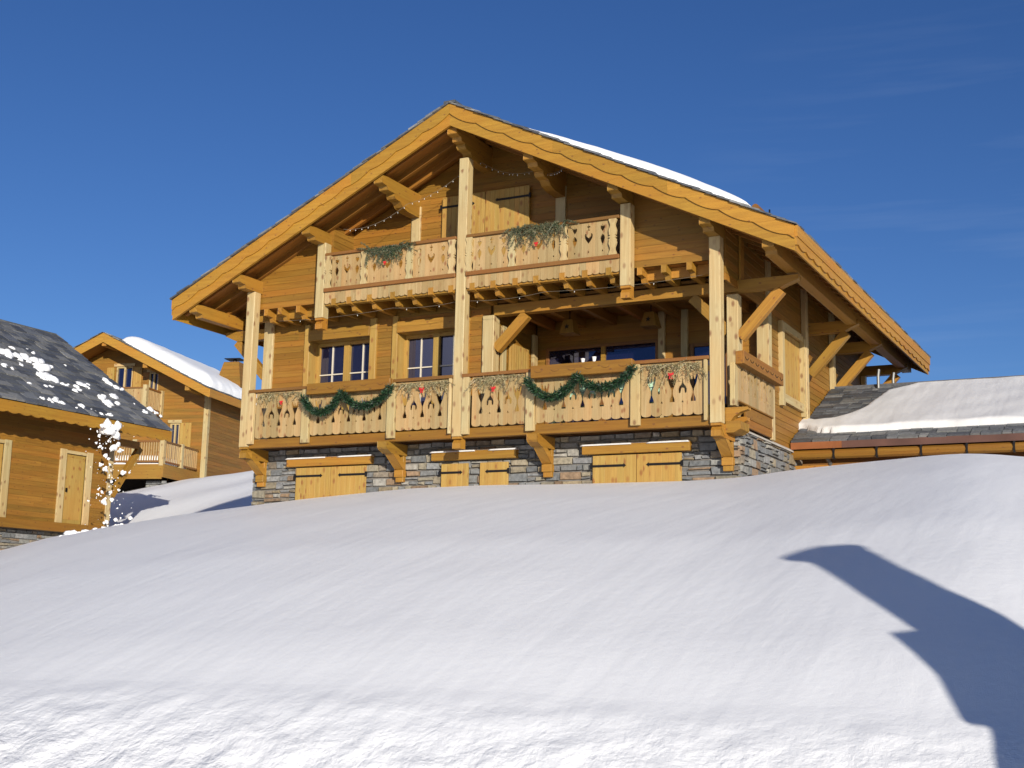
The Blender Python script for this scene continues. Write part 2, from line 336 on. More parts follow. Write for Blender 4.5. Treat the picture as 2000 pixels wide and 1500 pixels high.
# ------------------------------------------------------------------ shared builders
def board_rows(m, put, z0, z1, lims, bh=0.135, holes=(), lap=0.013, seg=(2.2, 4.2)):
    """lapped horizontal boards; put(a, out, z) -> point, lims(z) -> (a0, a1); holes = (a0, a1, z0, z1)"""
    z = z0
    while z < z1 - 0.01:
        zt = min(z + bh, z1); l0, l1 = lims(z + .002), lims(zt - .002)
        if l1[0] > l1[1]: l1 = ((l1[0] + l1[1]) / 2,) * 2
        if l0[0] >= l0[1]: break
        cuts = [(l0[0], l0[1])]
        for (h0, h1, hz0, hz1) in holes:
            if zt > hz0 + .03 and z < hz1 - .03:
                new = []
                for c0, c1 in cuts:
                    if h1 <= c0 or h0 >= c1: new.append((c0, c1)); continue
                    if h0 > c0: new.append((c0, h0))
                    if h1 < c1: new.append((h1, c1))
                cuts = new
        for c0, c1 in cuts:
            e = [c0]; p = c0 + random.uniform(0.8, seg[1])
            while p < c1 - .6: e.append(p); p += random.uniform(*seg)
            e.append(c1)
            for i in range(len(e) - 1):
                a, b = e[i], e[i + 1]
                ta = l1[0] if a == l0[0] else a; tb = l1[1] if b == l0[1] else b
                ta, tb = min(ta, tb), max(ta, tb)
                g_ = .0012
                m.hexa([put(a, -.03, z), put(b - g_, -.03, z), put(b - g_, lap, z), put(a, lap, z), put(ta, -.03, zt), put(tb - g_, -.03, zt), put(tb - g_, lap * .25, zt), put(ta, lap * .25, zt)],
                       None, Vector(put(1, 0, 0)) - Vector(put(0, 0, 0)))
        z = zt
def front(y): return lambda a, o, z: (a, y - o, z)           # faces -y
def right(x): return lambda a, o, z: (x + o, a, z)           # faces +x
def left_f(x): return lambda a, o, z: (x - o, a, z)          # faces -x
STONES = [(0.192, 0.194, 0.190), (0.152, 0.158, 0.160), (0.232, 0.229, 0.209), (0.256, 0.217, 0.152), (0.200, 0.166, 0.125), (0.280, 0.265, 0.232), (0.172, 0.174, 0.167), (0.240, 0.190, 0.118), (0.144, 0.150, 0.152), (0.264, 0.233, 0.171), (0.200, 0.201, 0.201), (0.216, 0.217, 0.213), (0.23, 0.155, 0.095)]
def rubble(m, put, a0, a1, z0, z1, lims=None):
    z = z0
    while z < z1 - .02:
        band = min(random.uniform(.10, .22), z1 - z)
        if z1 - z - band < .07: band = z1 - z
        a = a0
        while a < a1 - .01:
            w = random.uniform(.13, .46)
            if a1 - a - w < .12: w = a1 - a
            k = random.random(); hs_ = [band]
            if k < .38 and band > .14: q = random.uniform(.35, .65); hs_ = [band * q, band * (1 - q)]
            elif k < .55 and band > .2: hs_ = [band * .3, band * .4, band * .3]
            zz = z
            for h in hs_:
                parts = [(a, w)] if (len(hs_) == 1 or random.random() < .6 or w < .3) else [(a, w * .45), (a + w * .45, w * .55)]
                for (pa, pw) in parts:
                    j = lambda q: random.uniform(-q, q)
                    gm_ = .008
                    o_ = random.uniform(.008, .045); c = random.choice(STONES); fv = random.uniform(.72, 1.15); c = tuple(x * fv for x in c)
                    q = [(pa + gm_ + j(.012), zz + gm_ + j(.012)), (pa + pw - gm_ + j(.012), zz + gm_ + j(.012)), (pa + pw - gm_ + j(.012), zz + h - gm_ + j(.012)), (pa + gm_ + j(.012), zz + h - gm_ + j(.012))]
                    i_ = .012
                    ins = [(q[0][0] + i_, q[0][1] + i_), (q[1][0] - i_, q[1][1] + i_), (q[2][0] - i_, q[2][1] - i_), (q[3][0] + i_, q[3][1] - i_)]
                    P = [put(x, -.05, y) for x, y in q] + [put(x, o_ + j(.006), y) for x, y in ins]
                    m.hexa(P, None, None, c)
                zz += h
            a += w
        z += band
SLATE = [(.10, .105, .115), (.075, .08, .09), (.13, .135, .14), (.11, .115, .12), (.15, .15, .145), (.085, .09, .10), (.18, .18, .175)]
def slates(m, o, along, up, nrm, length, slope, course=.22, wmin=.16, wmax=.34, th=.022, over=.05, gap=.004):
    o, along, up, nrm = Vector(o), Vector(along).normalized(), Vector(up).normalized(), Vector(nrm).normalized()
    d = 0.0
    while d < slope:
        a = -over + random.uniform(-.03, .01)
        while a < length + over:
            w = random.uniform(wmin, wmax)
            if a + w > length + over - .08: w = length + over - a + random.uniform(-.02, .03)
            dj = d + random.uniform(-.02, .02); c = random.choice(SLATE); fv = random.uniform(.7, 1.3); c = tuple(x * fv for x in c)
            L = course * 1.5; top = min(dj + L, slope + .02); lift = .012 + th * 1.0
            p = lambda aa, dd, hh: o + along * aa + up * dd + nrm * hh
            t0 = th * random.uniform(.8, 1.5)
            g_ = gap
            m.hexa([p(a + g_, dj, .02), p(a + w - g_, dj, .02), p(a + w - g_, top, .001), p(a + g_, top, .001), p(a + g_, dj, .02 + t0), p(a + w - g_, dj, .02 + t0), p(a + w - g_, top, .001 + t0), p(a + g_, top, .001 + t0)], None, None, c)
            a += w
        d += course
def inside(px, py, poly):
    r = np.zeros(px.shape, bool); n = len(poly)
    for i in range(n):
        x0, y0 = poly[i]; x1, y1 = poly[(i + 1) % n]
        cnd = ((y0 > py) != (y1 > py)); xi = (x1 - x0) * (py - y0) / ((y1 - y0) if y1 != y0 else 1e-9) + x0
        r ^= cnd & (px < xi)
    return r
def edge_dist(px, py, poly):
    d = np.full(px.shape, 1e9); n = len(poly)
    for i in range(n):
        a = np.array(poly[i]); b = np.array(poly[(i + 1) % n]); ab = b - a; L = ab @ ab + 1e-12
        t = np.clip(((px - a[0]) * ab[0] + (py - a[1]) * ab[1]) / L, 0, 1)
        d = np.minimum(d, np.hypot(px - a[0] - t * ab[0], py - a[1] - t * ab[1]))
    return d
def snow_slab(name, o, along, up, nrm, poly, T, r, step=.09, base=.06, rough=.02, tfun=None, seed=1, mat='rsnow'):
    """snow blanket with rounded rims over the polygon (a, d) of a roof plane"""
    P = np.array(poly); lo, hi = P.min(0), P.max(0)
    aa = np.arange(lo[0] - step, hi[0] + step * 1.5, step); dd = np.arange(lo[1] - step, hi[1] + step * 1.5, step)
    A, Dd = np.meshgrid(aa, dd); ins = inside(A, Dd, poly); ed = edge_dist(A, Dd, poly)
    jit = sines(A, Dd, seed, 10, .3, 1.6) * .12
    q = np.clip((ed + jit) / r, 0, 1)
    h = T * np.sqrt(np.clip(1 - (1 - q) ** 2, 0, 1)) * (1 if tfun is None else tfun(A, Dd)) + sines(A, Dd, seed + 1, 12, .25, 2.0) * rough * q + base
    ok = ins & (ed + jit > 0)
    h = np.where(ok, h, -.02)
    ids = -np.ones(A.shape, int); keep = ok.copy()
    for sy, sx in ((1, 0), (-1, 0), (0, 1), (0, -1), (1, 1), (1, -1), (-1, 1), (-1, -1)): keep |= np.roll(np.roll(ok, sy, 0), sx, 1)
    ids[keep] = np.arange(keep.sum())
    o, along, up, nrm = [np.array(q_, float) for q_ in (o, along, up, nrm)]
    V = o + A[keep][:, None] * along + Dd[keep][:, None] * up + h[keep][:, None] * nrm
    c = np.stack([ids[:-1, :-1], ids[:-1, 1:], ids[1:, 1:], ids[1:, :-1]], -1).reshape(-1, 4); c = c[(c >= 0).all(1)]
    if np.dot(np.cross(along, up), nrm) < 0: c = c[:, ::-1]
    loc = V.mean(0); loc[2] = V[:, 2].min()
    me = bpy.data.meshes.new(name); me.from_pydata((V - loc).tolist(), [], c.tolist()); me.polygons.foreach_set('use_smooth', [True] * len(me.polygons)); me.materials.append(M[mat])
    ob = bpy.data.objects.new(name, me); COL.objects.link(ob); ob.location = loc
    return ob

# ------------------------------------------------------------------ MAIN CHALET
chalet = thing('chalet', 'large golden wooden chalet with two carved balconies above a grey stone base', 'chalet', (-5.2, 5.5, 2.3))
XC, ZR, SL, HW = -5.17, 10.06, 0.487, 6.92          # ridge x, ridge top, roof slope, half width
YF, YB = -0.62, 11.75                                # front and back verge
def zt(x): return ZR - SL * abs(x - XC)
XL, XR = XC - HW, XC + HW
WL, WR = -10.75, 0.22                                # side wall planes

# roof: slates on both slopes, then fascias, boards, rafters and purlins as its parts
cs = 1 / math.hypot(1, SL); slope_len = HW / cs
m = MB()
for sgn in (1, -1):
    m_o = (XC + sgn * (HW + .04), YF - .02, zt(XR + .04)); up = (-sgn * cs, 0, SL * cs); nr = (sgn * SL * cs, 0, cs)
    slates(m, m_o, (0, 1, 0), up, nr, YB - YF + .04, slope_len + .02, course=.24, wmin=.22, wmax=.45, th=.026)
m.box(XC - .13, XC + .13, YF - .05, YB + .05, ZR + .0, ZR + .055, 'y', None, (.07, .075, .08))
roof = m.build('roof', 'slate', chalet)
def shear_plate(m, x0, x1, ztop, zbot, y0, y1, n=60, wave=None):
    pts = [x0 + (x1 - x0) * i / n for i in range(n + 1)]
    poly = [(x, zt(x) + ztop) for x in pts] + [(x, zt(x) + zbot + (wave(x) if wave else 0)) for x in pts[::-1]]
    m.prism(poly, (0, y0, 0), (1, 0, 0), (0, 0, 1), (0, y1 - y0, 0), 'a')
for x0, x1 in ((XL, XC), (XC, XR)):
    m = MB(); n = 9
    shear_plate(m, x0, x1, -.01, -.45, YF, YF + .06)
    cut = [x0 + (x1 - x0) * i / 3 for i in range(4)]
    wv = lambda x: -.055 * abs(math.sin(math.pi * (x - XC) / .62)) ** .8 + .02
    for i in range(3): shear_plate(m, cut[i], cut[i + 1] - .002, .0, -.225, YF - .03, YF - .001, 60, wv)
    m.build('fascia', 'fascia', roof)
m = MB()                                                # back verge boards
for x0, x1 in ((XL, XC), (XC, XR)): shear_plate(m, x0, x1, -.01, -.45, YB - .06, YB, 2)
m.build('fascia', 'fascia', roof)
for sgn, x in ((1, XR), (-1, XL)):                      # eave boards with carved lower edge
    m = MB(); ze = zt(x); n = 240; L = YB - YF - .0
    ysn = [YF + L * i / n for i in range(n + 1)]
    m.box(min(x, x + sgn * .05), max(x, x + sgn * .05), YF + .001, YB - .001, ze - .20, ze - .005, 'y')
    poly = [(y, ze - .2) for y in ysn] + [(y, ze - .31 - .05 * abs(math.sin(math.pi * y / .5)) ** .8) for y in ysn[::-1]]
    m.prism(poly, (x + sgn * .001, 0, 0), (0, 1, 0), (0, 0, 1), (sgn * .03, 0, 0), 'a')
    m.box(min(x - sgn * .03, x), max(x - sgn * .03, x), YF + .061, YB - .061, ze - .44, ze - .02, 'y')
    m.build('fascia', 'fascia', roof)
for sgn in (1, -1):                                     # roof boards seen from below
    m = MB(); y = YF + .062
    while y < YB - .07:
        w = .16; y2 = min(y + w, YB - .062); xe = XC + sgn * (HW - .04)
        P = []
        for dz in (-.20, -.03):
            P += [(XC, y + .002, zt(XC) + dz), (xe, y + .002, zt(xe) + dz), (xe, y2 - .002, zt(xe) + dz), (XC, y2 - .002, zt(XC) + dz)]
        if sgn < 0: P = [P[1], P[0], P[3], P[2], P[5], P[4], P[7], P[6]]
        m.hexa(P, None, (sgn * cs, 0, -SL * cs)); y = y2
    m.build('soffit', 'soffit', roof)
    yy = -.28
    while yy < YB - .1:
        r_m = MB(); xe = XC + sgn * (HW - .06)
        r_m.beam((XC + sgn * .14, yy, zt(XC + .14) - .27), (xe, yy, zt(xe) - .27), .09, .135)
        r_m.build('rafter', 'soffit', roof, .004); yy += .48
PUR = [0, -1.72, 1.72, -3.49, 3.49, -5.275, 5.275, -6.42, 6.42]
for d in PUR:
    xc = XC + d; top = zt(xc) - (.42 if d == 0 else .37); hgt = .26; w = .21
    y0 = YF + .10
    poly = [(y0, top), (YB - .15, top), (YB - .15, top - hgt), (y0 + .22, top - hgt), (y0 + .18, top - hgt * .72), (y0 + .02, top - hgt * .66), (y0, top - hgt * .62)]
    m = MB(); m.prism(poly, (xc - w / 2, 0, 0), (0, 1, 0), (0, 0, 1), (w, 0, 0), 'a')
    lo = top - hgt - .002
    y1 = 1.0
    if abs(d) < 3:
        ys_ = -.05 if d else -.16
        poly = [(ys_, lo), (y1, lo), (y1, lo - .24), (ys_ + .52, lo - .24), (ys_ + .34, lo - .20), (ys_ + .22, lo - .11), (ys_ + .05, lo - .10), (ys_, lo - .06)]
        m.prism(poly, (xc - w / 2 + .003, 0, 0), (0, 1, 0), (0, 0, 1), (w - .006, 0, 0), 'a')
    m.build('purlin', 'beam', roof, .006)

# walls
roofclip = lambda lo, hi: (lambda z: (max(lo, XC - (ZR - .22 - z) / SL), min(hi, XC + (ZR - .22 - z) / SL)))
WIN1, WIN2 = (-9.52, -7.93), (-7.23, -5.66)
WZ0, WZ1 = 4.2, 5.86
m = MB(); board_rows(m, front(1.0), 3.5, 6.46, lambda z: (WL, -5.02), holes=[(*WIN1, WZ0, WZ1), (*WIN2, WZ0, WZ1)]); m.build('wall', 'clad', chalet)
m = MB(); board_rows(m, front(1.0), 6.46, 9.7, roofclip(-8.5, -1.75)); m.build('wall', 'clad', chalet)
m = MB(); board_rows(m, front(.26), 6.5, 8.4, roofclip(WL, -8.53)); m.build('wall', 'clad', chalet)
m = MB(); board_rows(m, front(.26), 6.5, 8.6, roofclip(-1.72, WR)); m.build('wall', 'clad', chalet)
sidetop = zt(WR) - .22
m = MB()
board_rows(m, right(WR), 3.47, 6.10, lambda z: (2.95, 11.1), holes=[(3.72, 5.26, 4.56, 5.92)])
board_rows(m, right(WR), 6.10, sidetop, lambda z: (.26, 11.1)); m.build('wall', 'clad', chalet)
m = MB(); board_rows(m, left_f(WL), 3.47, 6.5, lambda z: (1.0, 11.1)); board_rows(m, left_f(WL), 6.5, zt(WL) - .22, lambda z: (.26, 11.1)); m.build('wall', 'clad', chalet)
m = MB(); board_rows(m, lambda a, o, z: (a, 11.1 + o, z), 3.47, 9.8, roofclip(WL, WR), bh=.3); m.build('wall', 'clad', chalet)
m = MB(); board_rows(m, front(3.0), 3.55, 6.3, lambda z: (-4.95, WR - .04), holes=[(-4.72, -2.12, 3.6, 5.66), (-1.42, -.62, 4.3, 5.5)]); m.build('wall', 'clad', chalet)
m = MB(); board_rows(m, right(-4.98), 3.55, 6.3, lambda z: (1.05, 2.97)); m.build('wall', 'clad', chalet)
m = MB(); board_rows(m, right(-8.5), 6.5, 8.2, lambda z: (.26, 1.0)); m.build('wall', 'clad', chalet)
m = MB(); board_rows(m, left_f(-1.75), 6.5, 8.1, lambda z: (.26, 1.0)); m.build('wall', 'clad', chalet)
# floors
m = MB()
for k in range(36):
    x0 = WL + .02 + k * (WR - WL - .04) / 36; m.box(x0, x0 + (WR - WL - .04) / 36 - .003, .05 if -8.8 < x0 < -1.7 else .262, 1.0, 6.50, 6.56, 'y')
for k in range(16): m.box(-4.98, WR - .04, 1.0 + k * .125, 1.122 + k * .125, 6.30, 6.36, 'x')
m.build('ceiling_boards', 'soffit', chalet)
m = MB(); m.box(WL, WR - .03, .9, 3.0, 3.47, 3.545, 'x'); m.build('floor', 'trim', chalet)

# stone base
m = MB(); rubble(m, front(.8), WL, WR + .08, 1.55, 3.46); rubble(m, right(.30), .8, 4.95, 1.55, 3.44)
rubble(m, left_f(WL), .8, 8, 1.6, 3.44)
stone = m.build('stone_base', 'stone', chalet)
m = MB(); m.box(WL + .01, .285, .83, 11, 1.5, 3.45); m.build('mortar_core', 'mortar', stone)
m = MB(); m.hexa([(.24, .78, 3.40), (.36, .78, 3.40), (.36, 4.95, 3.40), (.24, 4.95, 3.40), (.24, .80, 3.50), (.33, .80, 3.44), (.33, 4.93, 3.44), (.24, 4.93, 3.50)]); m.build('cap', plain('pale mortar cap', (.45, .42, .37), .9, 0, .15), stone)

# posts with pendants
def post(x0, zb, ztop, w=.21, y0=0.0, pend=True, mat='post'):
    m = MB(); m.box(x0, x0 + w, y0, y0 + w, zb, ztop, 'z', .55 + random.uniform(-.2, .2)); p = m.build('post', mat, chalet, .008)
    if pend:
        m = MB(); a = [(.02, 0), (w, 0), (w, -.235), (.03, -.235), (.03, -.13), (.10, -.05), (.02, -.045)]
        m.prism([(y0 + q[0], zb + q[1]) for q in a], (x0 + .012, 0, 0), (0, 1, 0), (0, 0, 1), (w - .024, 0, 0)); m.build('pendant', 'beam', p, .004)
    return p
post(0.0, 3.45, zt(.1) - .37 - .26); post(-10.555, 3.45, zt(-10.45) - .37 - .26); post(-5.285, 3.44, ZR - .42 - .26 - .24)
post(-8.725, 6.12, zt(-8.62) - .37 - .26); post(-1.745, 6.12, zt(-1.64) - .37 - .26)
post(-10.78, 3.5, 6.46, .25, .93, False); post(-5.17 - .0, 3.5, 6.05, .26, .93, False); post(.01, 3.5, 6.0, .22, .95, False)
post(-6.985, 6.5, zt(-6.88) - .37 - .26, .22, .94, False); post(-3.56, 6.5, zt(-3.46) - .37 - .26, .22, .94, False)
post(.04, 3.5, 7.1, .24, 2.72, False); post(-2.12, 3.55, 6.3, .14, 2.92, False); post(-.45, 3.55, 6.3, .12, 2.9, False); post(-1.62, 3.55, 6.3, .14, 2.92, False)
for y, z0, z1 in ((5.32, 4.2, 7.2), (7.70, 4.35, 7.2), (10.92, 4.4, 7.2)):
    m = MB(); m.box(WR + .015, WR + .12, y, y + .2, z0, z1, 'z'); m.build('post', 'post', chalet, .006)
m = MB(); m.box(WR + .015, WR + .06, 1.0, 1.2, 6.1, 7.2, 'z'); m.build('post', 'beam', chalet, .006)

# joists under the upper floor
JX = [-10.24, -9.87, -9.38, -8.89, -8.30, -7.91, -7.4, -6.83, -6.41, -5.92, -5.45, -4.96, -4.49, -4.0, -3.55, -2.99, -2.51, -2.02, -1.48, -1.0, -0.5]
for x in JX:
    yj = .005 if -8.6 < x < -1.6 else .235
    m = MB(); poly = [(yj, 6.5), (.98, 6.5), (.98, 6.25), (yj + .235, 6.25), (yj + .185, 6.345), (yj, 6.355)]
    m.prism(poly, (x - .01, 0, 0), (0, 1, 0), (0, 0, 1), (.105, 0, 0), 'a'); m.build('joist', 'beam', chalet, .004)
for k in range(7):
    m = MB(); x = -4.6 + k * .72; m.box(x, x + .11, 1.2, 2.95, 6.10, 6.30, 'y'); m.build('joist', 'soffit', chalet, .004)
# tie beams and braces
def tie(y, x0, x1, z0, z1, w=.2):
    m = MB(); e = .12 if x1 > XC else -.12; s_ = 1 if x1 > XC else -1
    poly = [(x0, z1), (x1, z1), (x1, z1 - (z1 - z0) * .35), (x1 - s_ * .22, z0 + .05), (x1 - s_ * .34, z0), (x0, z0)]
    m.prism(poly, (0, y - w / 2, 0), (1, 0, 0), (0, 0, 1), (0, w, 0), 'a'); m.build('tie_beam', 'beam', chalet, .006)
def brace(p0, p1, w=.16, h=.2):
    m = MB(); m.beam(p0, p1, w, h); m.build('brace', 'beam', chalet, .006)
tie(1.06, -4.92, 1.36, 6.05, 6.25)
for x0, x1 in ((WL + .02, -8.74), (-1.52, WR - .02)): m = MB(); m.box(x0, x1, .50, .62, 6.30, 6.498, 'x'); m.build('shade_ledger', 'beam', chalet, .004)  # added beams that shade the tie beam and wall behind
tie(1.06, -10.6, -11.9, 6.03, 6.25)
for y in (5.72, 8.0, 10.98):
    tie(y, WR, 1.38, 6.17, 6.40); tie(y, WL, -11.85, 6.17, 6.40)
brace((WR + .02, 1.06, 5.17), (1.02, 1.06, 6.02)); brace((.02, 1.06, 5.30), (-.68, 1.06, 6.02)); brace((-4.9, 1.06, 5.35), (-4.22, 1.06, 6.02))
brace((WL - .02, 1.06, 5.17), (-11.6, 1.06, 6.02))
for y in (5.72, 8.0, 10.98):
    brace((WR + .10, y, 5.28), (1.12, y, 6.16)); brace((WL - .05, y, 5.2), (-11.55, y, 6.16))
# brackets below the lower balcony
for xc in (-10.45, -6.88, -3.51, .105):
    m = MB(); w = .2; a = xc - w / 2
    m.box(a + .01, a + w - .01, .66, .755, 2.66, 3.34, 'z')
    m.box(a - .005, a + w + .005, .62, .757, 2.76, 2.90, 'x')
    m.prism([(.64, 2.92), (.70, 2.92), (.70, 3.02), (.22, 3.34), (.05, 3.34)], (a, 0, 0), (0, 1, 0), (0, 0, 1), (w, 0, 0), 'a')
    m.prism([(-.02 if xc not in (-10.45, .105) else .22, 3.415), (.755, 3.415), (.755, 3.20), (.18, 3.20), (.02, 3.26), (-.02, 3.30)] if xc not in (-10.45, .105) else [(.212, 3.44), (.755, 3.44), (.755, 3.2), (.212, 3.2)], (a - .01, 0, 0), (0, 1, 0), (0, 0, 1), (w + .02, 0, 0), 'a')
    m.build('bracket', 'beam', chalet, .006)
# lintels and ground floor shutters
lint = []
for x0, x1 in ((-9.76, -7.58), (-6.13, -4.20), (-2.78, -.62)):
    m = MB(); m.box(x0, x1, .655, .80, 3.065, 3.245, 'x'); lint.append(m.build('lintel', 'beam', chalet, .006))
def strap(m, x0, x1, y, z, s_=1):
    m.box(x0, x1, y - .012, y, z - .022, z + .022, 'x')
    tip = x1 if s_ > 0 else x0; m.prism([(tip, z - .04), (tip + s_ * .05, z), (tip, z + .04)], (0, y - .012, 0), (1, 0, 0), (0, 0, 1), (0, .012, 0))
    e = x0 if s_ > 0 else x1; m.box(e - .02, e + .02, y - .03, y, z - .05, z + .05)
def shutter(x0, x1, z0, z1, y, hinge_side, zs, y_th=.045, n=None, par=None):
    m = MB(); n = n or max(3, round((x1 - x0) / .12)); w = (x1 - x0) / n
    for k in range(n): m.box(x0 + k * w + .001, x0 + (k + 1) * w - .001, y - y_th, y, z0, z1, 'z', .35 + .5 * random.random())
    s = m.build('shutter', 'shutter', par or chalet, .003)
    for z in zs:
        h = MB()
        if hinge_side < 0: strap(h, x0 - .02, x0 + (x1 - x0) * .72, y - y_th, z, 1)
        else: strap(h, x0 + (x1 - x0) * .28, x1 + .02, y - y_th, z, -1)
        h.build('hinge', 'iron', s)
    return s
ys_ = .765
shutter(-9.54, -8.645, 1.9, 3.04, ys_, -1, (2.86, 2.1)); shutter(-8.635, -7.75, 1.9, 3.04, ys_, 1, (2.86, 2.1))
shutter(-5.92, -5.30, 1.9, 3.0, ys_, -1, (2.82, 2.1)); shutter(-5.03, -4.40, 1.9, 3.0, ys_, 1, (2.82, 2.1))
shutter(-2.58, -1.695, 1.9, 3.04, ys_, -1, (2.84, 2.1)); shutter(-1.685, -.80, 1.9, 3.04, ys_, 1, (2.84, 2.1))
# upper balcony door shutters on the recessed gable wall
shutter(-6.20, -5.18, 6.6, 8.70, .95, -1, (8.48, 6.9)); shutter(-5.165, -4.14, 6.6, 8.70, .95, 1, (8.48, 6.9))
for x0, x1, z0, z1 in ((-6.34, -6.21, 6.56, 8.86), (-4.13, -4.0, 6.56, 8.86), (-6.34, -4.0, 8.71, 8.85)):
    pass
# side shutter and its frame
m = MB(); n = 11
for k in range(n): m.box(WR - .06, WR - .01, 3.74 + k * 1.5 / n, 3.74 + (k + 1) * 1.5 / n - .002, 4.58, 5.92, 'z', .4 + .4 * random.random())
m.build('shutter', 'shutter', chalet, .003)
m = MB(); m.box(WR - .02, WR + .10, 3.58, 3.74, 4.3, 6.05, 'z'); m.box(WR - .02, WR + .10, 5.24, 5.315, 4.3, 6.0, 'z'); m.box(WR - .02, WR + .08, 3.741, 5.239, 5.92, 6.06, 'y'); m.box(WR - .02, WR + .08, 3.741, 5.239, 4.40, 4.57, 'y')
m.build('window_frame', 'post', chalet, .004)

# windows with deep reveals
def thing_part(name, loc):
    o = bpy.data.objects.new(name, None); COL.objects.link(o); o.location = loc; o.empty_display_size = .2
    o.parent = chalet; o.matrix_parent_inverse = wmat(chalet).inverted(); return o
for (x0, x1) in (WIN1, WIN2):
    yr = 1.30
    w = thing_part('window', ((x0 + x1) / 2, 1.1, WZ0))
    for a_, b_ in ((x0 - .13, x0), (x1, x1 + .16)):
        m = MB(); m.box(a_, b_, .93, 1.04, WZ0 - .1, 6.24, 'z'); m.build('trim_board', 'shutter', w, .006)
    m = MB(); m.box(x0 - .03, x0, 1.04, yr, WZ0, WZ1, 'z'); m.box(x1, x1 + .03, 1.04, yr, WZ0, WZ1, 'z'); m.box(x0, x1, 1.041, yr, WZ1, WZ1 + .05, 'x'); m.box(x0, x1, 1.0, yr, WZ0 - .08, WZ0 - .02, 'x')
    m.build('reveal', 'shutter', w)
    m = MB(); m.box(x0 + .001, x1 - .001, .90, 1.04, WZ1, 6.10, 'x'); m.build('header', 'beam', w, .006)
    xm = (x0 + x1) / 2
    m = MB(); ft = .07
    m.box(x0, x0 + ft, yr - .05, yr + .03, WZ0, WZ1, 'z'); m.box(x1 - ft, x1, yr - .05, yr + .03, WZ0, WZ1, 'z'); m.box(xm - .075, xm + .075, yr - .06, yr + .03, WZ0, WZ1, 'z')
    m.box(x0 + ft, xm - .076, yr - .05, yr + .03, WZ1 - .07, WZ1, 'x'); m.box(xm + .076, x1 - ft, yr - .05, yr + .03, WZ1 - .07, WZ1, 'x')
    m.box(x0 + ft, xm - .076, yr - .05, yr + .03, WZ0, WZ0 + .09, 'x'); m.box(xm + .076, x1 - ft, yr - .05, yr + .03, WZ0, WZ0 + .09, 'x')
    m.build('frame', 'shutter', w)
    for a, b in ((x0 + ft, xm - .076), (xm + .076, x1 - ft)):
        m = MB(); c = (a + b) / 2
        m.box(c - .013, c + .013, yr - .022, yr + .008, WZ0 + .09, WZ1 - .07, 'z'); m.box(a, b, yr - .024, yr + .006, 5.14, 5.165, 'x')
        m.build('muntin', 'cream', w)
        m = MB(); m.box(a, b, yr + .009, yr + .02, WZ0 + .09, WZ1 - .07); m.build('pane', 'glass', w)
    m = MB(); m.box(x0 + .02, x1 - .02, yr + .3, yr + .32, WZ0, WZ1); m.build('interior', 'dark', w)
# sliding door of the loggia, second small window
def glazed(name, x0, x1, z0, z1, y, mull, ft=.07):
    m = MB(); m.box(x0 - ft, x0, y - .05, y + .04, z0 - .05, z1 + ft, 'z'); m.box(x1, x1 + ft, y - .05, y + .04, z0 - .05, z1 + ft, 'z'); m.box(x0 + .001, x1 - .001, y - .05, y + .04, z1, z1 + ft, 'x')
    d = m.build(name, 'trim', chalet, .004)
    e = [x0] + mull + [x1]
    for c in mull: q = MB(); q.box(c - .05, c + .05, y - .04, y + .04, z0, z1, 'z'); q.build('mullion', 'beam', d)
    for a, b in zip(e[:-1], e[1:]):
        q = MB(); q.box(a + .05 * (a != x0), b - .05 * (b != x1), y, y + .012, z0, z1); q.build('pane', 'glass', d)
glazed('sliding_door', -4.64, -2.19, 3.56, 5.66, 3.0, [-3.37]); glazed('window', -1.36, -.68, 4.3, 5.5, 3.0, [])
# board shutters standing on the loggia's inner wall
m = MB()
for k in range(8): m.box(-4.95, -4.90, 1.68 + k * .105, 1.68 + (k + 1) * .105 - .002, 3.6, 5.62, 'z', .35 + .5 * random.random())
m.build('shutter', 'shutter', chalet, .003)
for y0, y1, zz in ((1.30, 1.46, 5.9), (2.72, 2.9, 6.0)): m = MB(); m.box(-4.95, -4.88, y0, y1, 3.55, zz, 'z'); m.build('door_post', 'post', chalet, .004)

# ------------------------------------------------------------------ carved balconies
GOB = [(0, 0), (0, .048), (.05, .046), (.10, .026), (.15, .014), (.22, .016), (.28, .040), (.34, .066), (.42, .084), (.47, .088), (.50, .072), (.48, .052), (.42, .034), (.40, .024), (.45, .012), (.47, 0)]
CRES = [(.085, 0), (.075, .026), (.03, .030), (-.005, .036), (-.02, .058), (.0, .076), (.06, .080), (.11, .060), (.145, .028), (.18, .014), (.24, .009), (.285, 0)]
TRIG = [(0, 0), (0, .022), (.045, 0)]
def half_board(m, c, e, z0, z1, prof, put, th, scal, tint, s_):
    """half board between the joint c and the edge e; prof = (z, w) cut into it at the joint"""
    L = [(c, z0)] + [(c + s_ * w, z) for z, w in prof] + [(c, z1), (e, z1)]
    bot = []
    if scal:
        n = 5; wid = abs(e - c)
        for k in range(n + 1):
            t_ = 1 - k / n; bot.append((c + s_ * wid * t_, z0 - scal * (math.sqrt(max(0, 1 - t_ * t_)))))
        L = [(c, z0 - scal)] + L[1:] + bot[:-1]
    o, a, b, t_ = put; m.prism(L, o, a, b, t_, 'b', tint)
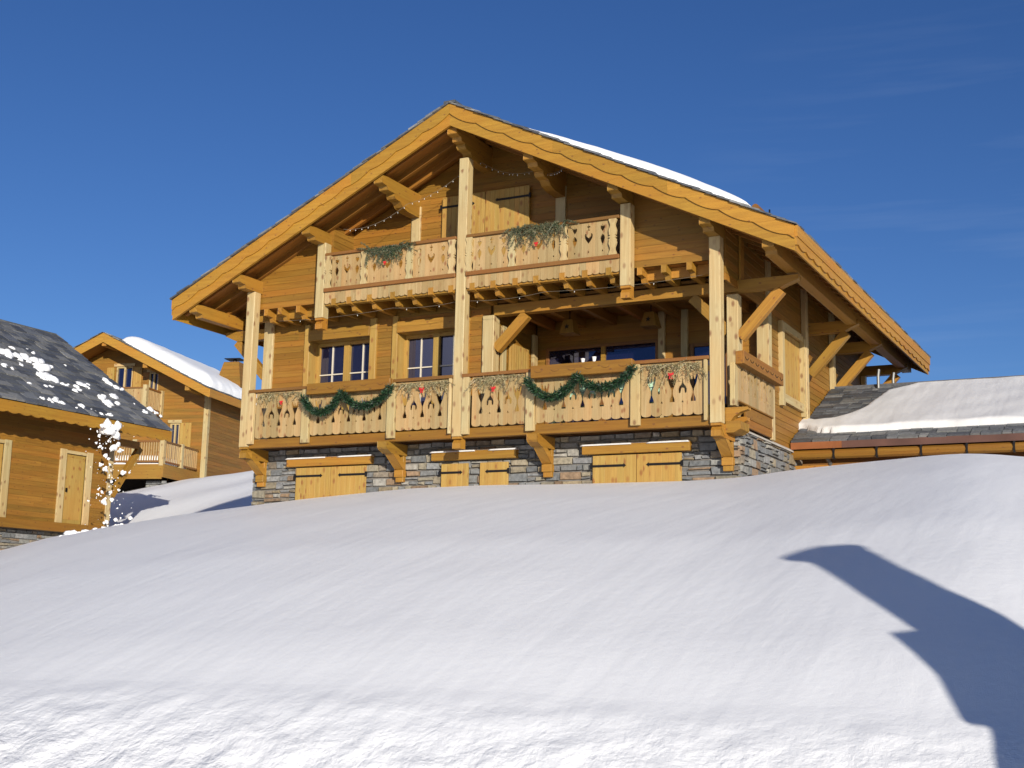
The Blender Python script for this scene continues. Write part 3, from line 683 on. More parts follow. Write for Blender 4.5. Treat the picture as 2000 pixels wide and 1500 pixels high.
def goblet_panel(x0, x1, zb, ztp, put, parent, scal=.05, th=.03, first='g'):
    n = max(2, round((x1 - x0) / .197)); w = (x1 - x0) / n; m = MB()
    tints = [random.random() for _ in range(n)]
    for k in range(n):
        l, r = x0 + k * w, x0 + (k + 1) * w; mid = (l + r) / 2
        def prof(j):
            if j == 0 or j == n: return []
            if (j % 2 == 1) == (first == 'g'): return [(zb + .20 + a, b) for a, b in GOB]
            return [(zb + .185 + a, b) for a, b in TRIG] + [(zb + .37 + a, b) for a, b in CRES]
        # board = two halves meeting on its centre line, each cut along its own joint, scalloped foot
        for (c, s_, pr) in ((l + .0012, 1, prof(k)), (r - .0012, -1, prof(k + 1))):
            P = [(c, zb)] + [(c + s_ * q, z) for z, q in pr] + [(c, ztp), (mid, ztp)]
            for q in range(6):
                t_ = q / 5; P.append((mid + (c - mid) * t_, zb - scal * math.sqrt(1 - t_ * t_)))
            P = P[:-1]
            o, a, b, tv = put; m.prism(P, o, a, b, tv, 'b', tints[k])
    return m.build('railing_panel', 'rail', parent)
m = MB(); m.box(-10.33, -5.30, .065, .21, 3.415, 3.60, 'x'); m.box(-5.06, -.01, .065, .21, 3.415, 3.60, 'x')
for k in range(5): m.box(WL + .05, .19, .215 + k * .12, .213 + (k + 1) * .12, 3.50, 3.545, 'x')
balc = m.build('balcony', 'plank', chalet, .005)
FP = ((0, .03, 0), (1, 0, 0), (0, 0, 1), (0, .03, 0))
for x0, x1 in ((-10.16, -8.93), (-8.72, -6.81), (-6.61, -5.385), (-4.86, -3.67), (-3.47, -1.52), (-1.32, -.12)):
    goblet_panel(x0, x1, 3.665, 4.595, FP, balc)
for x0, x1 in ((-10.34, -5.29), (-5.07, -.01)):
    m = MB(); m.box(x0, x1, -.03, .11, 4.60, 4.665, 'x'); m.box(x0, x1, .062, .10, 4.40, 4.50, 'x'); m.build('top_rail', 'trim', balc, .005)
for x0, x1, z0 in ((-8.92, -8.73, 3.47), (-6.80, -6.62, 3.47), (-3.66, -3.48, 3.47), (-1.51, -1.33, 3.47), (-5.06, -4.91, 3.47), (-10.33, -10.19, 3.50), (-5.37, -5.31, 3.5), (-.105, -.045, 3.5)):
    m = MB(); m.box(x0, x1, -.025, .06, z0, 4.598, 'z'); m.build('baluster_post', 'post', balc, .005)
# side railing of the loggia
SP = ((.35, 0, 0), (0, 1, 0), (0, 0, 1), (.05, 0, 0))
goblet_panel(.42, 2.6, 3.90, 4.56, SP, balc, scal=.0)
m = MB()
m.box(.30, .395, .22, .415, 3.78, 4.56, 'z'); m.box(.31, .37, 2.61, 2.80, 3.47, 4.58, 'z')
m.build('baluster_post', 'post', balc, .006)
m = MB(); m.box(.32, .365, .95, 2.6, 3.66, 3.875, 'y'); m.box(.318, .36, .95, 2.6, 3.50, 3.655, 'y'); m.box(.30, .40, .42, 2.6, 3.876, 3.898, 'y')
m.build('side_board', 'plank', balc, .004)
m = MB(); m.prism([(.21, 3.74), (.62, 3.74), (.62, 3.70), (.48, 3.66), (.36, 3.58), (.30, 3.5), (.21, 3.5)], (0, .24, 0), (1, 0, 0), (0, 0, 1), (0, .16, 0), 'a')
m.prism([(.212, 3.5), (.48, 3.5), (.48, 3.36), (.36, 3.30), (.212, 3.30)], (0, .245, 0), (1, 0, 0), (0, 0, 1), (0, .5, 0), 'a')
m.prism([(.22, 3.62), (.48, 3.62), (.48, 3.56), (.36, 3.5), (.22, 3.5)], (0, .62, 0), (1, 0, 0), (0, 0, 1), (0, .16, 0), 'a'); m.build('corner_bracket', 'beam', balc, .005)

# upper balcony
m = MB(); m.box(-8.5, -5.3, .06, .20, 6.37, 6.70, 'x'); m.box(-5.06, -1.76, .06, .20, 6.37, 6.70, 'x')
ub = m.build('balcony', 'beam', chalet, .005)
HEART = [(.09, 0), (.09, .014), (.115, .014), (.13, 0), (.20, 0), (.245, .010), (.30, .036), (.36, .05), (.40, .036), (.43, .012), (.44, 0), (.485, 0), (.515, .022), (.55, .045), (.585, .048), (.605, .030), (.59, .006), (.62, .006), (.635, 0)]
VEE = [(.09, 0), (.09, .014), (.115, .014), (.13, 0), (.27, 0), (.32, .040), (.38, .078), (.44, .088), (.475, .070), (.465, .045), (.42, .040), (.385, 0), (.53, 0), (.53, .024), (.56, .010), (.59, .010), (.595, .036), (.615, .036), (.62, .010), (.65, .010), (.65, 0)]
def motif_panel(x0, x1, zb, ztp):
    m = MB(); w = (x1 - x0) / 3
    for k in range(3):
        l, r = x0 + k * w + .001, x0 + (k + 1) * w - .001; c = (l + r) / 2; pr = VEE if k == 1 else HEART; ti = random.random()
        for s_, e in ((-1, l), (1, r)):
            m.prism([(c, zb)] + [(c + s_ * q, zb + z) for z, q in pr] + [(c, ztp), (e, ztp), (e, zb)], *FP, 'b', ti)
    m.build('railing_panel', 'rail', ub)
for x0, x1 in ((-8.35, -7.58), (-7.44, -6.47), (-6.33, -5.48), (-4.92, -4.10), (-3.96, -2.98), (-2.84, -1.97)): motif_panel(x0, x1, 6.745, 7.435)
def carved(x0, x1, z0, z1):
    m = MB(); c = (x0 + x1) / 2; h = (x1 - x0) / 2; P = []
    n = 28
    for k in range(n + 1):
        t_ = k / n; z = z0 + (z1 - z0) * t_; q = h * (.80 + .2 * math.cos(t_ * 2 * math.pi * 3)); q = h if (t_ < .06 or t_ > .94) else q
        if .42 < t_ < .58: q = h * (.75 + .25 * math.cos((t_ - .5) * 2 * math.pi / .08))
        P.append((q, z))
    poly = [(c + q, z) for q, z in P] + [(c - q, z) for q, z in P[::-1]]
    m.prism(poly, (0, -.02, 0), (1, 0, 0), (0, 0, 1), (0, .045, 0)); m.build('carved_baluster', 'post', ub, .004)
for xc in (-8.425, -7.51, -6.40, -5.40, -5.0, -4.03, -2.91, -1.89): carved(xc - .075, xc + .075, 6.74, 7.435)
for x0, x1 in ((-8.5, -5.3), (-5.06, -1.76)):
    m = MB(); m.box(x0, x1, -.03, .11, 7.44, 7.50, 'x'); m.build('top_rail', 'trim', ub, .005)
    m = MB(); m.box(x0, x1, -.03, .06, 6.655, 6.735, 'x'); m.build('trim_rail', 'trim', ub, .005)
    m = MB(); n = round((x1 - x0) / .135); w = (x1 - x0) / n
    for k in range(n):
        l, r = x0 + k * w + .001, x0 + (k + 1) * w - .001; P = [(l, 6.654), (r, 6.654)]
        for q in range(7): a_ = math.pi * q / 6; P.append(((l + r) / 2 + math.cos(a_) * (r - l) / 2, 6.435 - math.sin(a_) * .035))
        m.prism(P, (0, .02, 0), (1, 0, 0), (0, 0, 1), (0, .03, 0))
    m.build('scalloped_skirt', 'rail', ub)

# ------------------------------------------------------------------ things hung on and standing about the chalet
def squiggle(m, x, y, z, s=1.0, ax='x'):
    pts = []
    for k in range(9):
        a_ = math.pi * (1.05 + k / 8 * 0.9); p = (math.cos(a_) * .085 * s, math.sin(a_) * .045 * s + .03)
        pts.append((x + p[0], y, z + p[1]) if ax == 'x' else (x, y + p[0], z + p[1]))
    m.tube(pts, .008, 5)
def planter(label, box, marks, ax):
    x0, x1, y0, y1, z0, z1 = box
    t = thing('planter_box', label, 'planter', ((x0 + x1) / 2, (y0 + y1) / 2, z0), 'plank planter boxes hung on the balcony rail')
    m = MB(); e = .035
    if ax == 'x': m.box(x0, x1, y0, y0 + e, z0, z1, 'x'); m.box(x0, x1, y1 - e, y1, z0, z1 - .01, 'x'); m.box(x0, x0 + e, y0 + e, y1 - e, z0, z1 - .005, 'y'); m.box(x1 - e, x1, y0 + e, y1 - e, z0, z1 - .005, 'y'); m.box(x0 + e, x1 - e, y0 + e, y1 - e, z0, z1 - .06, 'x')
    else: m.box(x1 - e, x1, y0, y1, z0, z1, 'y'); m.box(x0, x0 + e, y0, y1, z0, z1 - .01, 'y'); m.box(x0 + e, x1 - e, y0, y0 + e, z0, z1 - .005, 'x'); m.box(x0 + e, x1 - e, y1 - e, y1, z0, z1 - .005, 'x'); m.box(x0 + e, x1 - e, y0 + e, y1 - e, z0, z1 - .06, 'y')
    m.build('box', 'plank', t, .006)
    for k in range(marks):
        f = (k + .5) / marks; m = MB()
        if ax == 'x': squiggle(m, x0 + (x1 - x0) * f, y0 - .002, z0 + (z1 - z0) * .5)
        else: squiggle(m, x1 + .002, y0 + (y1 - y0) * f, z0 + (z1 - z0) * .45, 1.1, 'y')
        m.build('carving', 'trim' if ax == 'x' else 'dark', t)
planter('plain brown plank planter box over the evergreen garland below the left windows', (-8.71, -6.66, -.17, -.032, 4.45, 4.675), 5, 'x')
planter('brown plank planter box with carved hooks in front of the sliding glass door', (-3.49, -1.42, -.17, -.032, 4.45, 4.685), 6, 'x')
planter('plank planter box along the short right side railing of the balcony', (.40, .56, .25, 2.75, 4.53, 4.77), 8, 'y')

def needles(m, path, rad, count, ln, cols, droop=0.0, wid=.012):
    P = [Vector(p) for p in path]; seg = [(P[i + 1] - P[i]).length for i in range(len(P) - 1)]; tot = sum(seg)
    for _ in range(count):
        d = random.uniform(0, tot); i = 0
        while d > seg[i] and i < len(seg) - 1: d -= seg[i]; i += 1
        c = P[i].lerp(P[i + 1], d / seg[i]); t_ = (P[i + 1] - P[i]).normalized()
        v = Vector((random.gauss(0, 1), random.gauss(0, 1), random.gauss(0, 1) - droop)).normalized()
        c = c + v * rad * random.random() ** .6 * .8
        d2 = (v + t_ * random.uniform(-.7, .7)).normalized(); L = ln * random.uniform(.6, 1.3)
        s_ = d2.cross(Vector((random.gauss(0, 1), random.gauss(0, 1), random.gauss(0, 1)))).normalized() * wid * random.uniform(.7, 1.3)
        cl = random.choice(cols); fv = random.uniform(.6, 1.35); cl = tuple(x * fv for x in cl)
        m.tri(c - s_, c + s_, c + d2 * L, .5, cl)
GREEN = [(.008, .034, .014), (.014, .050, .018), (.008, .028, .014), (.022, .062, .02)]
OLIVE = [(.07, .085, .04), (.10, .10, .05), (.05, .07, .035), (.16, .13, .07)]
DRY = [(.30, .24, .12), (.38, .30, .17), (.22, .18, .09), (.26, .24, .12), (.16, .13, .06)]
def swag(knots, sag, n=14):
    out = []
    for (a, b), s_ in zip(zip(knots[:-1], knots[1:]), sag):
        for k in range(n): f = k / n; p = Vector(a).lerp(Vector(b), f); p.z -= s_ * 4 * f * (1 - f); out.append(p)
    return out + [Vector(knots[-1])]
def garland(label, knots, sag):
    path = swag(knots, sag); t = thing('garland', label, 'garland', path[0], 'evergreen garlands swagged on the lower balcony')
    m = MB(); m.tube(path, .018, 6, .5, (.05, .04, .02)); m.build('stem', 'needle', t)
    m = MB(); needles(m, path, .088, 4400, .066, GREEN, .25, .011); m.build('foliage', 'needle', t)
garland('dark green garland in two swags under the planter below the left windows', [(-8.78, -.19, 4.40), (-7.80, -.21, 4.43), (-6.60, -.19, 4.49)], [.36, .33])
garland('dark green garland in two swags in front of the mint green bench', [(-3.56, -.19, 4.42), (-2.50, -.21, 4.42), (-1.38, -.19, 4.50)], [.36, .28])

def spray(name, label, cat, group, x0, x1, z, y, cols, twigs, ln, needles_n, bow=None, up=0.02, bowsize=.035):
    t = thing(name, label, cat, ((x0 + x1) / 2, y, z), group)
    m = MB(); k_ = MB()
    m.tube([(x0, y, z), ((x0 + x1) / 2, y - .01, z + .015), (x1, y, z - .005)], .007, 4, .5, cols[0])
    for _ in range(twigs):
        x = random.uniform(x0, x1); L = ln * random.uniform(.35, 1.1); a_ = random.gauss(0, .75)
        p0 = Vector((x, y - .01, z + random.uniform(-.02, up))); d = Vector((math.sin(a_), -.15 * random.random(), -math.cos(a_) * random.uniform(.2, 1.0))).normalized()
        p1 = p0 + d * L * .5 + Vector((0, -.02, .0)); p2 = p0 + d * L + Vector((0, 0, -.04 * L))
        m.tube([p0, p1, p2], .008, 3, .5, random.choice(cols), .003, False)
        needles(k_, [p0, p1, p2], .014, int(needles_n * 1.6), .045, cols, .1, .006)
    m.build('twig', 'needle', t); k_.build('needle', 'needle', t)
    if bow:
        b = MB(); bx, bz = bow
        for s_ in (-1, 1):
            P = [(0, 0), (s_ * bowsize, bowsize * .75), (s_ * bowsize * 1.15, 0), (s_ * bowsize * .8, -bowsize * .5)]
            b.prism(P, (bx, y - .05, bz), (1, 0, 0), (0, 0, 1), (0, .02, 0))
            b.prism([(0, 0), (s_ * bowsize * .25, 0), (s_ * bowsize * .7, -bowsize * 1.7), (s_ * bowsize * .3, -bowsize * 1.6)], (bx, y - .045, bz), (1, 0, 0), (0, 0, 1), (0, .012, 0))
        b.box(bx - .018, bx + .018, y - .06, y - .03, bz - .018, bz + .018); b.build('ribbon_bow', 'red', t)
GD = 'dried conifer twigs pinned under the lower balcony rail'
spray('dried_branch', 'dried twigs with a red bow on the leftmost lower railing panel', 'branch', GD, -10.05, -8.95, 4.55, .0, DRY, 26, .26, 16, (-9.45, 4.36))
spray('dried_branch', 'dried twigs with a red bow on the panel left of the central post', 'branch', GD, -6.5, -5.42, 4.55, .0, DRY, 42, .30, 18, (-5.98, 4.42), bowsize=.05)
spray('dried_branch', 'dried twigs with a small red bow just right of the central post', 'branch', GD, -4.82, -3.7, 4.56, .0, DRY, 40, .34, 18, (-4.36, 4.34), bowsize=.045)
spray('dried_branch', 'dried twigs with a red bow on the rightmost front railing panel', 'branch', GD, -1.27, -.16, 4.55, .0, DRY, 44, .36, 18, (-.72, 4.36), bowsize=.05)
GE = 'evergreen sprays on the upper balcony'
spray('evergreen_spray', 'green fir spray with one red bauble on the left half of the upper balcony', 'evergreen spray', GE, -7.5, -6.45, 7.44, -.04, OLIVE + GREEN[:2], 56, .40, 34, (-6.95, 7.12), .05, .03)
spray('evergreen_spray', 'larger olive fir spray with a red bauble on the right half of the upper balcony', 'evergreen spray', GE, -4.1, -2.85, 7.44, -.04, OLIVE, 72, .42, 34, (-3.47, 7.12), .09, .035)

def string_lights(label, path, n):
    t = thing('string_lights', label, 'string lights', path[0], 'strings of small white lights')
    m = MB(); m.tube(path, .0035, 4); m.build('wire', 'wire', t)
    L = len(path); proto = None
    for k in range(n):
        p = path[int((k + .5) / n * (L - 1))] + Vector((random.uniform(-.02, .02), 0, -.03))
        if proto is None:
            b = MB()
            P = [Vector((0, 0, .016)), Vector((.009, 0, 0)), Vector((0, .009, 0)), Vector((-.009, 0, 0)), Vector((0, -.009, 0)), Vector((0, 0, -.016))]
            for i in range(4): j = i % 4 + 1; j2 = (i + 1) % 4 + 1; b.tri(P[0], P[j], P[j2]); b.tri(P[5], P[j2], P[j])
            proto = b.build('bulb', 'bulb', t); o = proto
        else:
            o = proto.copy(); COL.objects.link(o); adopt(o, t)
        o.location = p
string_lights('string of lights sagging under the right gable soffit', swag([(-5.0, .4, 9.15), (-3.6, .25, 8.75), (-2.9, -.1, 8.55)], [.16, .1], 20), 22)
string_lights('string of lights sagging under the left gable soffit', swag([(-5.3, .4, 9.1), (-6.7, .3, 8.45), (-8.0, -.1, 7.95)], [.12, .16], 20), 18)
string_lights('single wire of lights hung along the joists below the upper balcony', swag([(-9.9, .3, 6.22), (-6.9, .22, 6.22), (-5.3, .22, 6.22), (-3.4, .22, 6.22), (-.2, .22, 6.22)], [.05, .05, .06, .05], 10), 8)

# hanging lanterns in the loggia
for i, (x, lab) in enumerate(((-3.75, 'dim wooden lantern with a star cut-out, above the left glass pane'), (-1.95, 'dim wooden lantern with a star cut-out, nearest the right corner post'))):
    t = thing('hanging_lantern', lab, 'lantern', (x, 2.1, 5.78), 'lanterns under the loggia ceiling')
    m = MB(); z0, z1 = 5.78, 6.08; w0, w1 = .17, .10; y = 2.1
    m.hexa([(x - w0, y - w0, z0), (x + w0, y - w0, z0), (x + w0, y + w0, z0), (x - w0, y + w0, z0), (x - w1, y - w1, z1), (x + w1, y - w1, z1), (x + w1, y + w1, z1), (x - w1, y + w1, z1)], None, (0, 0, 1)); m.build('lamp_shade', 'clad', t, .004)
    m = MB(); P = []
    for k in range(10): a_ = math.pi / 2 + k * math.pi / 5; r = .06 if k % 2 == 0 else .025; P.append((math.cos(a_) * r, math.sin(a_) * r))
    m.prism(P, (x, y - .149, 5.92), (1, 0, 0), (0, .226, 1), (0, -.008, 0)); m.build('star', 'dark', t)
    m = MB(); m.tube([(x, y, z1), (x, y, 6.28)], .01, 5); m.build('cord', 'iron', t)

# bench behind the right railing, vases inside the sliding door
t = thing('garden_bench', 'mint green slatted bench backed against the railing behind the right garland', 'bench', (-2.2, .3, 3.545))
m = MB()
for k in range(4): m.box(-3.2, -1.0, .24 + k * .10, .32 + k * .10, 3.90, 3.93, 'x')
m.build('seat', 'mint', t)
m = MB()
for k in range(2): m.box(-3.2, -1.0, .115, .14, 4.02 + k * .16, 4.165 + k * .16, 'x')
m.build('backrest', 'mint', t)
for x in (-3.18, -1.08):
    for y in (.145, .56): m = MB(); m.box(x, x + .06, y, y + .06, 3.545, 3.899 if y > .3 else 4.30, 'z'); m.build('leg', 'mint', t)
for x, h, lab in ((-4.02, .30, 'short wide white vase, leftmost of three before the dark glass'), (-3.74, .46, 'slim white bottle vase in the middle of three before the glass'), (-3.48, .48, 'tall white vase beside the door mullion')):
    t = thing('vase', lab, 'vase', (x, 2.75, 4.93), 'white vases before the sliding door')
    m = MB(); k = len(m.v); pr = [(0, .05), (.12, .075), (.3, .07), (.55, .045), (.8, .03), (1, .05)] if h > .4 else [(0, .07), (.3, .10), (.7, .11), (1, .09)]
    pts = [Vector((x, 2.75, 4.93 + h * a)) for a, _ in pr]
    n = 14
    for (a, r) in pr:
        for j in range(n): q = 2 * math.pi * j / n; m.v.append((x + r * math.cos(q), 2.75 + r * math.sin(q), 4.93 + h * a))
    for i in range(len(pr) - 1):
        for j in range(n): j2 = (j + 1) % n; m.face([i * n + j, i * n + j2, (i + 1) * n + j2, (i + 1) * n + j], [(0, 0)] * 4, .5)
    m.face(list(range(n))[::-1], [(0, 0)] * n, .5); m.build('body', 'white', t, 0, True)
t = thing('console_table', 'narrow wooden table carrying the white vases before the glass', 'table', (-3.75, 2.75, 3.545))
m = MB(); m.box(-4.25, -3.2, 2.6, 2.9, 4.89, 4.93, 'x'); m.build('tabletop', 'trim', t)
for x in (-4.2, -3.31):
    for y in (2.62, 2.82): m = MB(); m.box(x, x + .06, y, y + .06, 3.545, 4.89, 'z'); m.build('leg', 'trim', t)

# snow on the main roof and the lintels, log snow guard
nr = (SL * cs, 0, cs)
sl_o = (XR + .04, YF, zt(XR + .04)); up = (-cs, 0, SL * cs)
poly = [(.9, 1.25), (.5, 1.8), (.35, 2.6), (.3, 3.6), (.3, 4.8), (.35, 5.8), (.45, 6.5), (.8, 6.9), (12, 7.2), (12, .95)]
tag(snow_slab('snow', sl_o, (0, 1, 0), up, nr, poly, .30, .75, .11, .05, .015, lambda a, d: .45 + .55 * np.clip((7.0 - d) / 3.5, 0, 1), 3), 'thick white snow blanket on the right slope of the main chalet roof', 'snow', None, 'stuff')
t = thing('snow_guard', 'round log snow guard at the lower edge of the main roof snow', 'snow guard', (1.05, -.3, zt(1.05)))
m = MB(); zz = zt(1.0) + .11
m.tube([(1.0, -.42, zz), (1.0, 11, zz)], .065, 10); m.build('log', 'trim', t)
for y in (.1, 3, 6, 9): m = MB(); m.box(1.09, 1.11, y, y + .04, zt(1.1) + .02, zz + .1); m.box(.9, .92, y, y + .04, zt(.9) + .02, zz + .06); m.build('hook', 'iron', t)
for (x0, x1), lab in zip(((-9.76, -7.58), (-6.13, -4.20), (-2.78, -.62)), ('left', 'middle', 'right')):
    tag(snow_slab('snow', ((x0), .655, 3.243), (1, 0, 0), (0, 1, 0), (0, 0, 1), [(0, 0), (x1 - x0, 0), (x1 - x0, .15), (0, .15)], .014, .03, .03, .003, .003), 'thin line of snow lying on the ' + lab + ' ground floor lintel', 'snow', None, 'stuff')

# ------------------------------------------------------------------ ANNEX on the right
an = thing('annex', 'low slate roofed annex with a long log gutter joined to the chalet right side', 'annex', (6, 6.5, 2.5))
EY, EZ, RY, RZ = 4.28, 3.60, 7.85, 5.30; AX0, AX1 = .26, 15.0
al = math.hypot(RY - EY, RZ - EZ); aup = (0, (RY - EY) / al, (RZ - EZ) / al); anr = (0, -(RZ - EZ) / al, (RY - EY) / al)
m = MB(); slates(m, (AX0, EY, EZ), (1, 0, 0), aup, anr, AX1 - AX0, al, course=.19, wmin=.18, wmax=.46, th=.036, over=.0, gap=.008)
slates(m, (AX0, 2 * RY - EY, EZ), (1, 0, 0), (0, -aup[1], aup[2]), (0, -anr[1], anr[2]), AX1 - AX0, al, course=.3, th=.03, over=0)
m.box(AX0, AX1, RY - .12, RY + .12, RZ + .0, RZ + .06, 'x', None, (.09, .09, .095)); ar = m.build('roof', 'slate', an)
m = MB(); m.hexa([(AX0, EY, EZ - .1), (AX1, EY, EZ - .1), (AX1, RY, RZ - .1), (AX0, RY, RZ - .1), (AX0, EY, EZ - .01), (AX1, EY, EZ - .01), (AX1, RY, RZ - .01), (AX0, RY, RZ - .01)])
m.hexa([(AX0, RY, RZ - .1), (AX1, RY, RZ - .1), (AX1, 2 * RY - EY, EZ - .1), (AX0, 2 * RY - EY, EZ - .1), (AX0, RY, RZ - .01), (AX1, RY, RZ - .01), (AX1, 2 * RY - EY, EZ - .01), (AX0, 2 * RY - EY, EZ - .01)]); m.build('deck', 'soffit', ar)
for x0, x1, mt in ((AX0, 1.3, 'copper'), (1.302, AX1, 'brown')): m = MB(); m.box(x0, x1, EY - .025, EY - .003, EZ - .12, EZ + .02, 'x'); m.build('metal_edge', mt, ar)
m = MB(); m.tube([(AX0, EY - .06, EZ - .25), (7, EY - .06, EZ - .25), (AX1, EY - .06, EZ - .25)], .095, 10); gut = m.build('gutter', 'plank', an)
for k in range(9): m = MB(); x = 1.15 + k * .85; m.box(x, x + .035, EY - .165, EY - .05, EZ - .36, EZ - .14); m.build('gutter_hook', 'iron', gut)
m = MB(); m.box(AX0, AX1, EY + .12, EY + .26, EZ - .56, EZ - .44, 'x'); m.build('eave_beam', 'beam', an, .005)
m = MB(); board_rows(m, front(EY + .75), 1.8, 3.5, lambda z: (AX0, AX1)); m.build('wall', 'trim', an)
m = MB(); board_rows(m, lambda a, o, z: (a, 2 * RY - EY - .6 + o, z), 1.8, 3.5, lambda z: (AX0, AX1)); m.build('wall', 'trim', an)
m = MB(); m.tube([(1.0, EY - .02, EZ - .3), (1.05, EY + .3, EZ - .55), (1.05, EY + .62, EZ - .8), (1.05, EY + .66, 2.0)], .045, 8); m.build('downpipe', 'steel', an)
for i, (x, h) in enumerate(((1.35, .38), (1.62, .34))):
    m = MB(); m.tube([(x, RY - .2 + i * .3, RZ - .05), (x, RY - .2 + i * .3, RZ + h * .6), (x + .02, RY - .2 + i * .3, RZ + h)], .035, 8); m.build('flue_pipe', 'steel', an)
def annex_pt(px, py):
    d = (f_ + R_ * ((px - 1000) / FOC) + U_ * ((750 - py) / FOC)); o = Vector((AX0, EY, EZ)); n = Vector(anr); s_ = (o - CAM).dot(n) / d.dot(n); p = CAM + d * s_ - o
    return (p.x, p.dot(Vector(aup)))
apoly = [(-.5, 1.5), (.1, 1.36), (.25, 1.30), (.55, 1.35), (.85, 1.60), (1.1, 2.2), (1.25, 2.9), (1.35, 3.45), (1.9, 3.95), (14.6, 4.1), (14.6, .55), (3.3, .52), (2.2, .50), (1.55, .42), (.95, .40), (.45, .52), (.05, .75), (-.5, .95)]
tag(snow_slab('snow', (AX0, EY, EZ), (1, 0, 0), aup, anr, apoly, .15, .13, .05, .03, .024, lambda a, d: np.clip(1.0 - .2 * (d - .5), .4, 1.0), 5, 'dimsnow'), 'thick rippled snow blanket sliding down the annex roof', 'snow', None, 'stuff')

# ------------------------------------------------------------------ LEFT NEIGHBOUR with the dark slate roof
A = thing('chalet', 'wooden chalet cut by the left edge, dark slate roof with scattered snow lumps', 'chalet', (-25, 4, 2.0))
AW, AYC, AD0, AD1, AD2, AE0, AE1 = -22.9, 8.7, 6.75, 7.78, 4.62, 3.3, 4.6
AE, AZ, ARX, ARZ, AY0, AY1 = -21.6, 5.64, -27.2, 9.26, -5.0, 9.93
la = math.hypot(ARX - AE, ARZ - AZ); ua = ((ARX - AE) / la, 0, (ARZ - AZ) / la); na = ((ARZ - AZ) / la, 0, (AE - ARX) / la)
m = MB(); slates(m, (AE + .05, AY0, AZ), (0, 1, 0), ua, na, AY1 - AY0, la, course=.30, wmin=.30, wmax=.58, th=.042, over=.04, gap=.012)
slates(m, (2 * ARX - AE, AY0, AZ), (0, 1, 0), (-ua[0], 0, ua[2]), (-na[0], 0, na[2]), AY1 - AY0, la, course=.4, th=.03)
m.box(ARX - .12, ARX + .12, AY0, AY1, ARZ, ARZ + .06, 'y', None, (.08, .085, .09)); ra = m.build('roof', 'slate', A)
m = MB()
for s_ in (0, 1):
    e = AE if s_ == 0 else 2 * ARX - AE
    P = [(e, AY0, AZ - .16), (e, AY1, AZ - .16), (ARX, AY1, ARZ - .16), (ARX, AY0, ARZ - .16), (e, AY0, AZ - .01), (e, AY1, AZ - .01), (ARX, AY1, ARZ - .01), (ARX, AY0, ARZ - .01)]
    if s_: P = [P[i] for i in (3, 2, 1, 0, 7, 6, 5, 4)]
    m.hexa(P)
m.build('soffit', 'soffit', ra)
m = MB(); n = 300; yy = [AY0 + (AY1 - AY0) * i / n for i in range(n + 1)]
m.prism([(y, AZ - .005) for y in yy] + [(y, AZ - .30 - .05 * abs(math.sin(math.pi * y / .42))) for y in yy[::-1]], (AE + .002, 0, 0), (0, 1, 0), (0, 0, 1), (.05, 0, 0), 'a'); m.build('fascia', 'fascia', ra)
m = MB(); xa = [AE, ARX, 2 * ARX - AE]; m.prism([(AE, AZ), (ARX, ARZ), (2 * ARX - AE, AZ), (2 * ARX - AE, AZ - .3), (ARX, ARZ - .3), (AE, AZ - .3)], (0, AY1 - .01, 0), (1, 0, 0), (0, 0, 1), (0, .05, 0), 'a'); m.build('fascia', 'fascia', ra)
m = MB(); board_rows(m, right(AW), 2.45, 5.75, lambda z: (AY0 + .5, AYC), holes=[(AD0, AD1, 2.5, AD2), (AE0, AE1, 2.5, AD2)], bh=.15); m.build('wall', 'clad', A)
m = MB()
board_rows(m, lambda a, o, z: (a, AYC + o, z), 2.45, 8.8, lambda z: (max(-32, ARX - (ARZ - .2 - z) / .646), min(AW - .03, ARX + (ARZ - .2 - z) / .646)), bh=.15); m.build('wall', 'clad', A)
for y0, y1 in ((AD0, AD1), (AE0, AE1)):
    m = MB(); m.box(AW - .06, AW - .02, y0 + .1, y1 - .1, 2.5, AD2 - .02, 'z'); d = m.build('door', 'shutter', A)
    m = MB(); m.box(AW - .035, AW - .012, y0 + .18, y1 - .18, 2.62, AD2 - .12, 'z', .6); m.build('door_panel', 'shutter', d)
    m = MB(); m.box(AW, AW + .06, y0 - .14, y0 + .1, 2.49, AD2 + .12, 'z'); m.box(AW, AW + .06, y1 - .1, y1 + .14, 2.49, AD2 + .12, 'z'); m.box(AW, AW + .05, y0 + .101, y1 - .101, AD2, AD2 + .1, 'y'); m.build('door_frame', 'post', d, .004)
    m = MB(); m.box(AW - .01, AW + .05, y0 + .2, y0 + .23, 3.45, 3.57); m.build('handle', 'iron', d)
m = MB(); m.box(AW - .05, AW + .22, AY0 + .4, AYC + .25, 2.22, 2.49, 'y'); m.build('sill_beam', 'plank', A, .006)
m = MB(); m.box(AW - .2, AW + .02, AYC - .08, AYC + .14, 2.49, 5.6, 'z'); m.build('corner_post', 'post', A, .006)
m = MB(); m.beam((AW, AYC + .14, 3.5), (AW, AYC + 1.25, 5.15), .16, .2); m.build('brace', 'beam', A, .006)
m = MB(); m.box(AW - .1, AW + .1, AYC, 9.85, 5.12, 5.34, 'y'); m.build('purlin', 'beam', A, .006)
m = MB(); rubble(m, right(AW - .2), AY0 + .6, AYC, .6, 2.21); m.build('stone_base', 'stone', A)
m = MB(); m.box(-32, AW - .22, AY0 + .6, AYC - .03, .6, 2.48); m.build('core', 'mortar', A)

